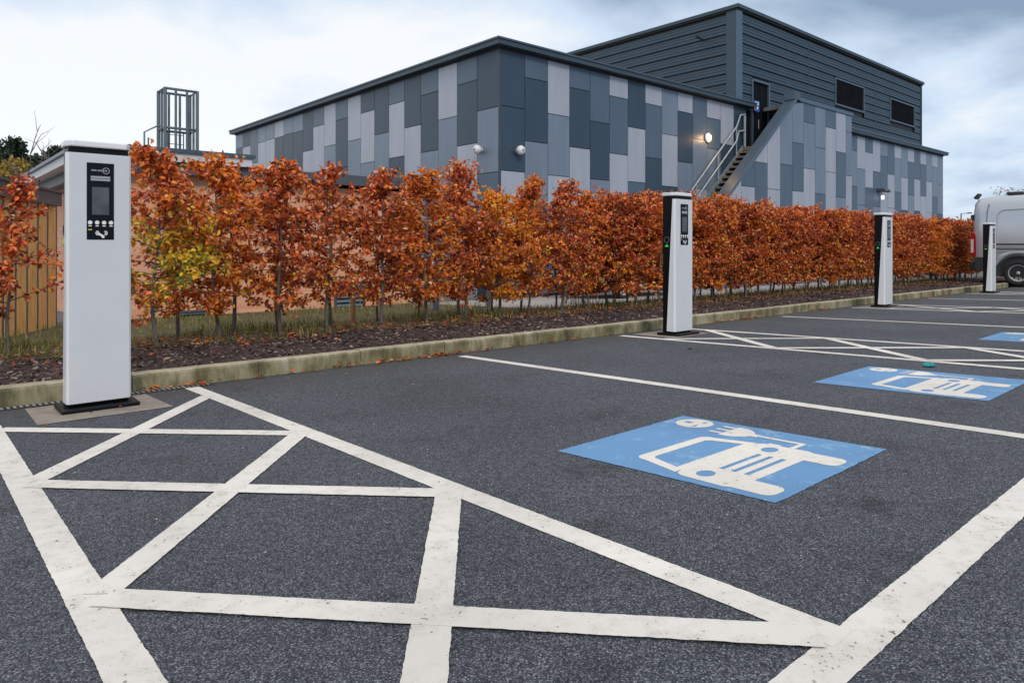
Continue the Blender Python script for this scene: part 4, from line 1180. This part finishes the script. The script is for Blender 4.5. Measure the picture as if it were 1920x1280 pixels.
def wheel(par, loc, r, side, slots=10):
    w = empty_child('wheel', par, loc)
    m = MB(); s_ = side
    m.lathe((0, 0, 0), 'x', [(r * .62, -s_ * .09), (r * .9, -s_ * .10), (r * .985, -s_ * .07), (r, -s_ * .03), (r, s_ * .05), (r * .985, s_ * .085), (r * .92, s_ * .11), (r * .70, s_ * .105), (r * .655, s_ * .08), (r * .64, s_ * .04)], 40)
    m.build('tyre', RUB, w)
    m = MB()
    m.lathe((0, 0, 0), 'x', [(r * .655, s_ * .085), (r * .60, s_ * .088), (r * .585, s_ * .06), (r * .55, s_ * .05)], 40)
    m.lathe((0, 0, 0), 'x', [(r * .40, s_ * .062), (r * .30, s_ * .075), (r * .22, s_ * .055), (r * .14, s_ * .055), (r * .13, s_ * .082), (r * .001, s_ * .085)], 32)
    for k in range(slots):
        a = 2 * PI * k / slots; da = .72 * PI / slots
        p = []
        for (rr_, aa) in ((r * .56, a - da), (r * .56, a + da), (r * .395, a + da * .62), (r * .395, a - da * .62)): p.append((rr_ * math.cos(aa), rr_ * math.sin(aa)))
        x0, x1 = sorted((s_ * .045, s_ * .063)); m.prism(p, 'x', x0, x1)
    m.build('rim', RIMM, w)
    m = MB(); m.disc((0, 0, 0), 'x', r * .62, r * .62, -.03, s_ * .03, 28); m.build('brake', DARK, w)
    return w
def empty_child(name, par, loc):
    o = D.objects.new(name, None); C.objects.link(o); o.parent = par; o.location = loc; o.empty_display_size = .1; return o
VX = 23.62; VY = 6.46; VZ = G(24.5, 4)
VAN = empty('parked_van', (VX + 1.0, VY, VZ), 'silver panel van parked at the right photo edge behind the farthest charging post', 'van')
# local: x across (-1 = side seen), y: 0 at the rear, negative forward
m = MB()
def vp(zb, zw, zt, w, wt): return dict(zb=zb, zw=zw, zt=zt, w=w, wt=wt)
st = [(.0, vp(.62, 1.3, 2.30, .90, .80)), (-.02, vp(.60, 1.3, 2.40, .96, .84)), (-.08, vp(.55, 1.3, 2.49, .985, .86)), (-.22, vp(.50, 1.3, 2.55, 1.0, .87)), (-.6, vp(.45, 1.3, 2.58, 1.0, .88)),
      (-1.6, vp(.42, 1.3, 2.60, 1.0, .88)), (-3.2, vp(.42, 1.3, 2.60, 1.0, .88)), (-3.9, vp(.42, 1.3, 2.55, 1.0, .86)), (-4.2, vp(.42, 1.3, 2.36, 1.0, .82)), (-4.6, vp(.42, 1.3, 1.85, .99, .78)),
      (-4.95, vp(.42, 1.1, 1.42, .97, .76)), (-5.3, vp(.42, 1.0, 1.25, .93, .72)), (-5.5, vp(.45, .9, 1.05, .85, .66)), (-5.55, vp(.5, .8, .92, .78, .6))]
loft(m, st, vring); m.build('body', VANP, VAN)
# raised side mouldings and recessed panel outline on both sides
for s_ in (-1, 1):
    m = MB()
    x0, x1 = sorted((s_ * 1.002, s_ * 1.018))
    m.box((x0, -5.1, .96), (x1, -.35, 1.01)); m.box((x0, -5.1, 1.10), (x1, -.45, 1.145)); m.box((x0, -3.9, 1.19), (x1, -.45, 1.23))
    m.build('side_moulding', VANP, VAN)
    m = MB(); x0, x1 = sorted((s_ * .999, s_ * 1.006)); m.box((x0, -5.0, 1.011), (x1, -.4, 1.05)); m.box((x0, -5.0, 1.146), (x1, -.45, 1.189)); m.build('side_groove', PLAS, VAN)
    # pressed window panel outline following the side
    def sx(z):
        t = (z - 1.3) / (2.6 - 1.3); 
        return 1.0 - .015 * min(1, t / .3) - (0 if t < .3 else (t - .3) * .125)
    m = MB(); loop = []
    for (yy, zz) in [(-.62, 1.28), (-.62, 2.02), (-.68, 2.12), (-.8, 2.16), (-2.2, 2.2), (-2.3, 2.1), (-2.3, 1.28)]: loop.append((s_ * (sx(zz) + .002), yy, zz))
    m.tube(loop, .014, 6); loop = [(x, y - 1.8 if y < -.5 else y, z) for x, y, z in loop]
    m.build('panel_pressing', VANP, VAN)
    m = MB(); m.tube([(s_ * 1.0, -.34, .5), (s_ * .998, -.34, 1.4), (s_ * (sx(2.1)), -.36, 2.1), (s_ * .93, -.4, 2.35)], .007, 6); m.build('door_seam', PLAS, VAN)
    # black lower cladding
    m = MB(); x0, x1 = sorted((s_ * .97, s_ * 1.02))
    m.box((x0, -3.7, .38), (x1, -1.62, .62)); m.box((x0, -.6, .40), (x1, -.06, .80)); m.build('lower_cladding', PLAS, VAN, .01)
    # tail lamp
    m = MB(); x0, x1 = sorted((s_ * .93, s_ * 1.012)); m.prism([(-.10, .82), (.02, .84), (.015, 1.46), (-.03, 1.52), (-.09, 1.44)], 'x', x0, x1); tl = m.build('tail_light', REDL, VAN, .006)
    m = MB(); x0, x1 = sorted((s_ * .935, s_ * 1.016)); m.box((x0, -.035, .93), (x1, .03, 1.32)); m.build('clear_lens', CLRL, tl)
m = MB(); m.box((-.96, -.14, .40), (.96, .09, .66)); m.build('rear_bumper', PLAS, VAN, .03)
# wheel arches: flared lip and dark well
for yw in (-1.12, -4.62):
    for s_ in (-1, 1):
        rr0 = .455
        m = MB(); n = 22; vs = []
        for k in range(n + 1):
            a = math.radians(-12 + 204 * k / n)
            for (q, xx) in ((rr0 + .0, .93), (rr0 + .0, 1.03), (rr0 + .045, 1.03), (rr0 + .085, 1.0)):
                vs.append((s_ * xx, yw + q * math.cos(a), .36 + q * math.sin(a)))
        fs = [(i * 4 + k, i * 4 + k + 1, (i + 1) * 4 + k + 1, (i + 1) * 4 + k) for i in range(n) for k in range(3)]
        m.add(vs, fs, 0, True); m.build('arch_lip', PLAS, VAN)
        m = MB(); p = [(yw + rr0 * math.cos(math.radians(a)), .36 + rr0 * math.sin(math.radians(a))) for a in range(-14, 195, 8)]
        x0, x1 = sorted((s_ * .75, s_ * 1.006)); m.prism(p, 'x', x0, x1); m.build('wheel_well', DARK, VAN)
        # silver arch swelling above
        m = MB(); n = 18; vs = []
        for k in range(n + 1):
            a = math.radians(2 + 176 * k / n)
            for (q, xx) in ((rr0 + .085, 1.0), (rr0 + .10, 1.022), (rr0 + .15, 1.02), (rr0 + .20, 1.001)):
                vs.append((s_ * xx, yw + q * math.cos(a) * 1.04, .36 + q * math.sin(a)))
        fs = [(i * 4 + k, i * 4 + k + 1, (i + 1) * 4 + k + 1, (i + 1) * 4 + k) for i in range(n) for k in range(3)]
        m.add(vs, fs, 0, True); m.build('arch_swelling', VANP, VAN)
        wheel(VAN, (s_ * .925, yw, .36), .36, s_)
for s_ in (-1, 1):
    m = MB(); x0 = s_ * .99
    m.prism([(-3.7, 1.32), (-4.62, 1.32), (-4.3, 1.95), (-3.7, 2.0)], 'x', min(s_ * .95, s_ * 1.004), max(s_ * .95, s_ * 1.004)); m.build('side_window', GLASS, VAN)
m = MB(); m.box((-.62, -1.15, 2.60), (-.2, -.75, 2.68)); m.build('roof_vent', PLAS, VAN, .015)
m = MB(); m.prism([(.06, 2.55), (-.06, 2.68), (-.10, 2.66), (.0, 2.50)], 'x', -.70, -.40); m.build('rear_aerial_fin', PLAS, VAN, .01)
m = MB(); m.prism([(.0, 1.86), (.06, 1.90), (.06, 2.02), (.0, 2.05)], 'x', -.93, -.80); m.build('door_hinge', PLAS, VAN, .01)
m = MB(); m.box((-.7, .003, 1.35), (-.05, .012, 2.05)); m.box((.05, .003, 1.35), (.7, .012, 2.05)); m.build('rear_window', GLASS, VAN)

def car(loc, rz, label, paint_):
    root = empty('parked_car', loc, label, 'car', rz=rz)
    m = MB()
    st = [(0, vp(.42, .62, .80, .72, .62)), (-.06, vp(.32, .70, .92, .82, .66)), (-.35, vp(.25, .82, 1.22, .87, .58)), (-.75, vp(.24, .88, 1.42, .88, .58)), (-1.5, vp(.24, .90, 1.48, .89, .60)), (-2.1, vp(.24, .90, 1.45, .89, .60)),
          (-2.6, vp(.24, .90, 1.22, .89, .62)), (-3.0, vp(.24, .86, 1.0, .88, .68)), (-3.6, vp(.25, .78, .90, .85, .66)), (-3.95, vp(.30, .66, .78, .78, .60)), (-4.05, vp(.38, .55, .64, .68, .5))]
    loft(m, st, vring); m.build('body', paint_, root)
    for s_ in (-1, 1):
        m = MB(); a, b = sorted((s_ * .70, s_ * .905)); 
        vs = [(s_ * .892, -.55, .95), (s_ * .892, -2.72, .95), (s_ * .71, -2.25, 1.36), (s_ * .70, -.80, 1.36)]
        m.add(vs, [(0, 1, 2, 3)] if s_ > 0 else [(3, 2, 1, 0)]); o = m.build('side_window', GLASS, root); so = o.modifiers.new('t', 'SOLIDIFY'); so.thickness = .02; so.offset = 0
        for yw in (-.72, -3.2):
            m = MB(); p = [(yw + .36 * math.cos(math.radians(q)), .32 + .36 * math.sin(math.radians(q))) for q in range(-10, 191, 10)]
            x0, x1 = sorted((s_ * .7, s_ * .893)); m.prism(p, 'x', x0, x1); m.build('wheel_well', DARK, root)
            wheel(root, (s_ * .80, yw, .31), .31, s_, 7)
    m = MB(); m.box((-.62, -.02, .70), (-.36, .02, .82)); m.build('tail_light', REDL, root, .01)
    m = MB(); m.box((.36, -.02, .70), (.62, .02, .82)); m.build('tail_light', REDL, root, .01)
    return root
car((12.7, 12.0, GF(15, 11.8, 0)), PI / 2 + .0, 'white car seen through the hedge just left of the second charging post', CARW)
car((8.9, 9.95, GF(9.5, 12, 0)), PI, 'white car glimpsed through the hedge below the building corner', CARW) if False else None

# ---------------------------------------------------------------- distant trees and lamp post
def crown_tree(name, x, y, h, cr, cols, seed, label, cat, n=5200, trunk_h=.2, ls=.16, conifer=False, group=None, dens=1):
    r = random.Random(seed); z0 = GF(x, y)
    root = empty(name, (x, y, z0), label, cat, group)
    T = MB(); T.tube([(0, 0, -.1), (.08, 0, h * .4), (0, .05, h * .92)], [h * .022, h * .015, h * .004], 8)
    K = Leaves(); tips = []
    nb = 60
    for b in range(nb):
        t = trunk_h + (1 - trunk_h) * (b + r.random()) / nb; a = r.uniform(0, 6.28)
        if conifer: L = cr * (1 - t) ** .95 * r.uniform(.5, 1.1) + .12
        else: L = cr * math.sin(min(1, max(.08, (1 - t) * 1.15)) * PI * .62) * r.uniform(.55, 1.1)
        p0 = Vector((0, 0, h * t)); e = p0 + Vector((math.cos(a) * L, math.sin(a) * L, L * (r.uniform(-.1, .25) if conifer else r.uniform(.1, .6))))
        mid = p0.lerp(e, .5) + Vector((0, 0, L * .08)); T.tube([p0, mid, e], [h * .005, h * .003, h * .001], 4, caps=False)
        for k in range(4): tips.append((p0.lerp(e, .35 + .22 * k), L))
    for i in range(n):
        p, L = r.choice(tips); s_ = .28 * (cr / 2.2)
        q = p + Vector((r.gauss(0, s_), r.gauss(0, s_), r.gauss(0, s_ * .7)))
        tip = (rv(r) + Vector((0, 0, .1))).normalized(); nn = rv(r)
        if abs(tip.dot(nn)) > .9: nn = tip.orthogonal().normalized()
        K.leaf(q, nn, tip, ls * r.uniform(.6, 1.3), P3(r.choice(cols), r.uniform(.6, 1.3)))
    T.build('trunk', BARK, root); K.build('crown', LEAF, root)
    return root
EV = [(.035, .06, .035), (.025, .045, .028), (.05, .075, .04), (.018, .035, .022)]
# positions along the left horizon
import math as _m
def at_px(px, dist):    # ground spot at a given bearing, used for far background trees
    off = (px - 960) / 1303.
    return ((.65858 + .75251 * off) * dist, (.75251 - .65858 * off) * dist)
r_ev = (1, .97, .95, 1.0, .9, .99, 1.02)
for i, (px, dist, h, cr) in enumerate([(-150, 66, 11.5, 3.4), (-70, 58, 11.2, 3.2), (-10, 62, 11.6, 3.0), (28, 60, 11.2, 3.1), (62, 64, 11.3, 2.6), (104, 60, 10.6, 2.9), (140, 66, 9.6, 2.5)]):
    x, y = at_px(px, dist)
    crown_tree('evergreen_tree', x, y, h * r_ev[i], cr * .8, EV, 100 + i, ['dark evergreen tree left of the picture, mostly outside the frame', 'dark evergreen tree at the left picture edge', 'tall dark evergreen against the sky at the far left edge',
        'dark evergreen tree above the timber fence beam', 'dark narrow evergreen above the sloping brick roof edge', 'dark evergreen tree just left of the nearest charging post', 'low dark evergreen behind the nearest charging post'][i], 'tree', n=4200, ls=.42, conifer=True, group='evergreens beyond the brick building')
x, y = at_px(28, 44); crown_tree('yellow_shrub', x, y, 7.3, 2.4, [(.5, .34, .05), (.42, .26, .05), (.3, .25, .06)], 140, 'yellow leaved tree below the dark evergreens at the far left', 'tree', n=3600, ls=.26)
# bare branched tree
def bare(px, dist, h, seed, label, leaves=0, spread=.5):
    r = random.Random(seed); x, y = at_px(px, dist); root = empty('bare_tree', (x, y, GF(x, y)), label, 'tree')
    T = MB(); K = Leaves(); tips = []
    def br(p, d, L, rad, dep):
        pts = [p]; q = p.copy(); dd = d.copy()
        for k in range(4):
            dd = (dd + rv(r) * .16 + Vector((0, 0, .05))).normalized(); q = q + dd * L / 4; pts.append(q.copy())
        T.tube(pts, [rad, rad * .85, rad * .7, rad * .55, rad * .4], 5, caps=False)
        if dep == 0: tips.append(q.copy()); return
        for k in range(3 if dep > 1 else 2):
            nd = (dd + rv(r) * spread).normalized(); nd.z = max(nd.z, .15); br(pts[r.choice((2, 3, 4))], nd.normalized(), L * r.uniform(.55, .8), rad * .5, dep - 1)
    br(Vector((0, 0, 0)), Vector((0, 0, 1)), h * .38, h * .026, 4)
    T.build('trunk', BARK, root)
    if leaves:
        for i in range(leaves):
            p = r.choice(tips) + rv(r) * .3; K.leaf(p, rv(r), (rv(r) + Vector((0, 0, .01))).normalized(), r.uniform(.12, .2), P3(r.choice([(.35, .13, .06), (.42, .2, .1), (.28, .12, .07)]), r.uniform(.8, 1.2)))
        K.build('crown', LEAF, root)
bare(48, 27, 6.7, 5, 'bare branched tree with twigs against the sky above the left fence', spread=.8)
bare(128, 25, 6.6, 9, 'bare branched tree with twigs rising behind the top of the nearest charging post', spread=.8)
bare(1874, 62, 7.6, 21, 'thin autumn tree with few brown leaves above the van roof', leaves=340, spread=.55)
bare(1935, 60, 5.9, 22, 'thin autumn tree with few brown leaves at the right picture edge', leaves=300, spread=.6)
x, y = at_px(1802, 70)
LP = empty('street_lamp', (x, y, GF(x, y)), 'thin grey street lamp far away between hedge end and van', 'street lamp')
m = MB(); m.tube([(0, 0, 0), (0, 0, 5.3)], [.09, .06], 8); m.build('pole', POLE, LP)
m = MB(); m.tube([(0, 0, 5.3), (.5, -.5, 5.36)], .04, 6); m.box((.4, -.75, 5.3), (.75, -.4, 5.42)); m.build('lamp_head', POLE, LP)

# ---------------------------------------------------------------- sky and light
W = D.worlds.new('World'); S.world = W; W.use_nodes = True
nt = W.node_tree; N = nt.nodes; L = nt.links
bg = N['Background']; bg.inputs['Strength'].default_value = .1
sk = N.new('ShaderNodeTexSky'); sk.sky_type = 'NISHITA'; sk.sun_disc = False
SUN_EL, SUN_AZ = 38, 200      # azimuth measured clockwise from +Y
sk.sun_elevation = math.radians(SUN_EL); sk.sun_rotation = math.radians(SUN_AZ)
tc = N.new('ShaderNodeTexCoord'); sp = N.new('ShaderNodeSeparateXYZ'); L.new(tc.outputs['Generated'], sp.inputs['Vector'])
# cloud layer seen in perspective: direction / (height + k)
ad = N.new('ShaderNodeMath'); ad.operation = 'ADD'; L.new(sp.outputs['Z'], ad.inputs[0]); ad.inputs[1].default_value = .22
mxz = N.new('ShaderNodeMath'); mxz.operation = 'MAXIMUM'; L.new(ad.outputs[0], mxz.inputs[0]); mxz.inputs[1].default_value = .05
dx = N.new('ShaderNodeMath'); dx.operation = 'DIVIDE'; L.new(sp.outputs['X'], dx.inputs[0]); L.new(mxz.outputs[0], dx.inputs[1])
dy = N.new('ShaderNodeMath'); dy.operation = 'DIVIDE'; L.new(sp.outputs['Y'], dy.inputs[0]); L.new(mxz.outputs[0], dy.inputs[1])
cb = N.new('ShaderNodeCombineXYZ'); L.new(dx.outputs[0], cb.inputs['X']); L.new(dy.outputs[0], cb.inputs['Y'])
n1 = N.new('ShaderNodeTexNoise'); n1.inputs['Scale'].default_value = .95; n1.inputs['Detail'].default_value = 6; n1.inputs['Roughness'].default_value = .52; n1.inputs['Distortion'].default_value = .3
L.new(cb.outputs['Vector'], n1.inputs['Vector'])
# heavier cloud high up towards +X (the right), brighter low and to the left
dot = N.new('ShaderNodeVectorMath'); dot.operation = 'DOT_PRODUCT'; L.new(tc.outputs['Generated'], dot.inputs[0]); dot.inputs[1].default_value = (.30, -.36, 2.1)
ma = N.new('ShaderNodeMath'); ma.operation = 'MULTIPLY_ADD'; L.new(n1.outputs['Fac'], ma.inputs[0]); ma.inputs[1].default_value = 1.5; 
mneg = N.new('ShaderNodeMath'); mneg.operation = 'MULTIPLY'; L.new(dot.outputs['Value'], mneg.inputs[0]); mneg.inputs[1].default_value = .72
L.new(mneg.outputs[0], ma.inputs[2])
rp = N.new('ShaderNodeValToRGB'); e = rp.color_ramp.elements
e[0].position = .33; e[0].color = (9.4, 9.6, 9.8, 1); e[1].position = .76; e[1].color = (2.5, 3.5, 4.9, 1)
a = e.new(.52); a.color = (6.4, 7.6, 9.2, 1); 
mr = N.new('ShaderNodeMapRange'); mr.inputs['From Min'].default_value = .55; mr.inputs['From Max'].default_value = 1.5; L.new(ma.outputs[0], mr.inputs['Value']); L.new(mr.outputs['Result'], rp.inputs['Fac'])
mx = N.new('ShaderNodeMix'); mx.data_type = 'RGBA'; mx.inputs['Factor'].default_value = .9; L.new(sk.outputs['Color'], mx.inputs['A'])
zh = N.new('ShaderNodeMapRange'); zh.interpolation_type = 'SMOOTHSTEP'; zh.inputs['From Min'].default_value = .38; zh.inputs['From Max'].default_value = .62; L.new(sp.outputs['Z'], zh.inputs['Value'])
mz = N.new('ShaderNodeMix'); mz.data_type = 'RGBA'; L.new(zh.outputs['Result'], mz.inputs['Factor']); L.new(rp.outputs['Color'], mz.inputs['A']); mz.inputs['B'].default_value = (10.6, 10.4, 10.3, 1)
L.new(mz.outputs['Result'], mx.inputs['B'])
L.new(mx.outputs['Result'], bg.inputs['Color'])
sl = D.lights.new('sun', 'SUN'); sl.energy = 1.2; sl.angle = math.radians(14); sl.color = (1, .94, .85)
so = D.objects.new('sun', sl); C.objects.link(so)
az = math.radians(SUN_AZ); el = math.radians(SUN_EL)
sd = Vector((math.sin(az) * math.cos(el), math.cos(az) * math.cos(el), math.sin(el)))
so.rotation_euler = sd.to_track_quat('Z', 'Y').to_euler()
S.view_settings.view_transform = 'Standard'; S.view_settings.look = 'None'; S.view_settings.exposure = .1; S.view_settings.gamma = 1
S.render.engine = 'CYCLES'
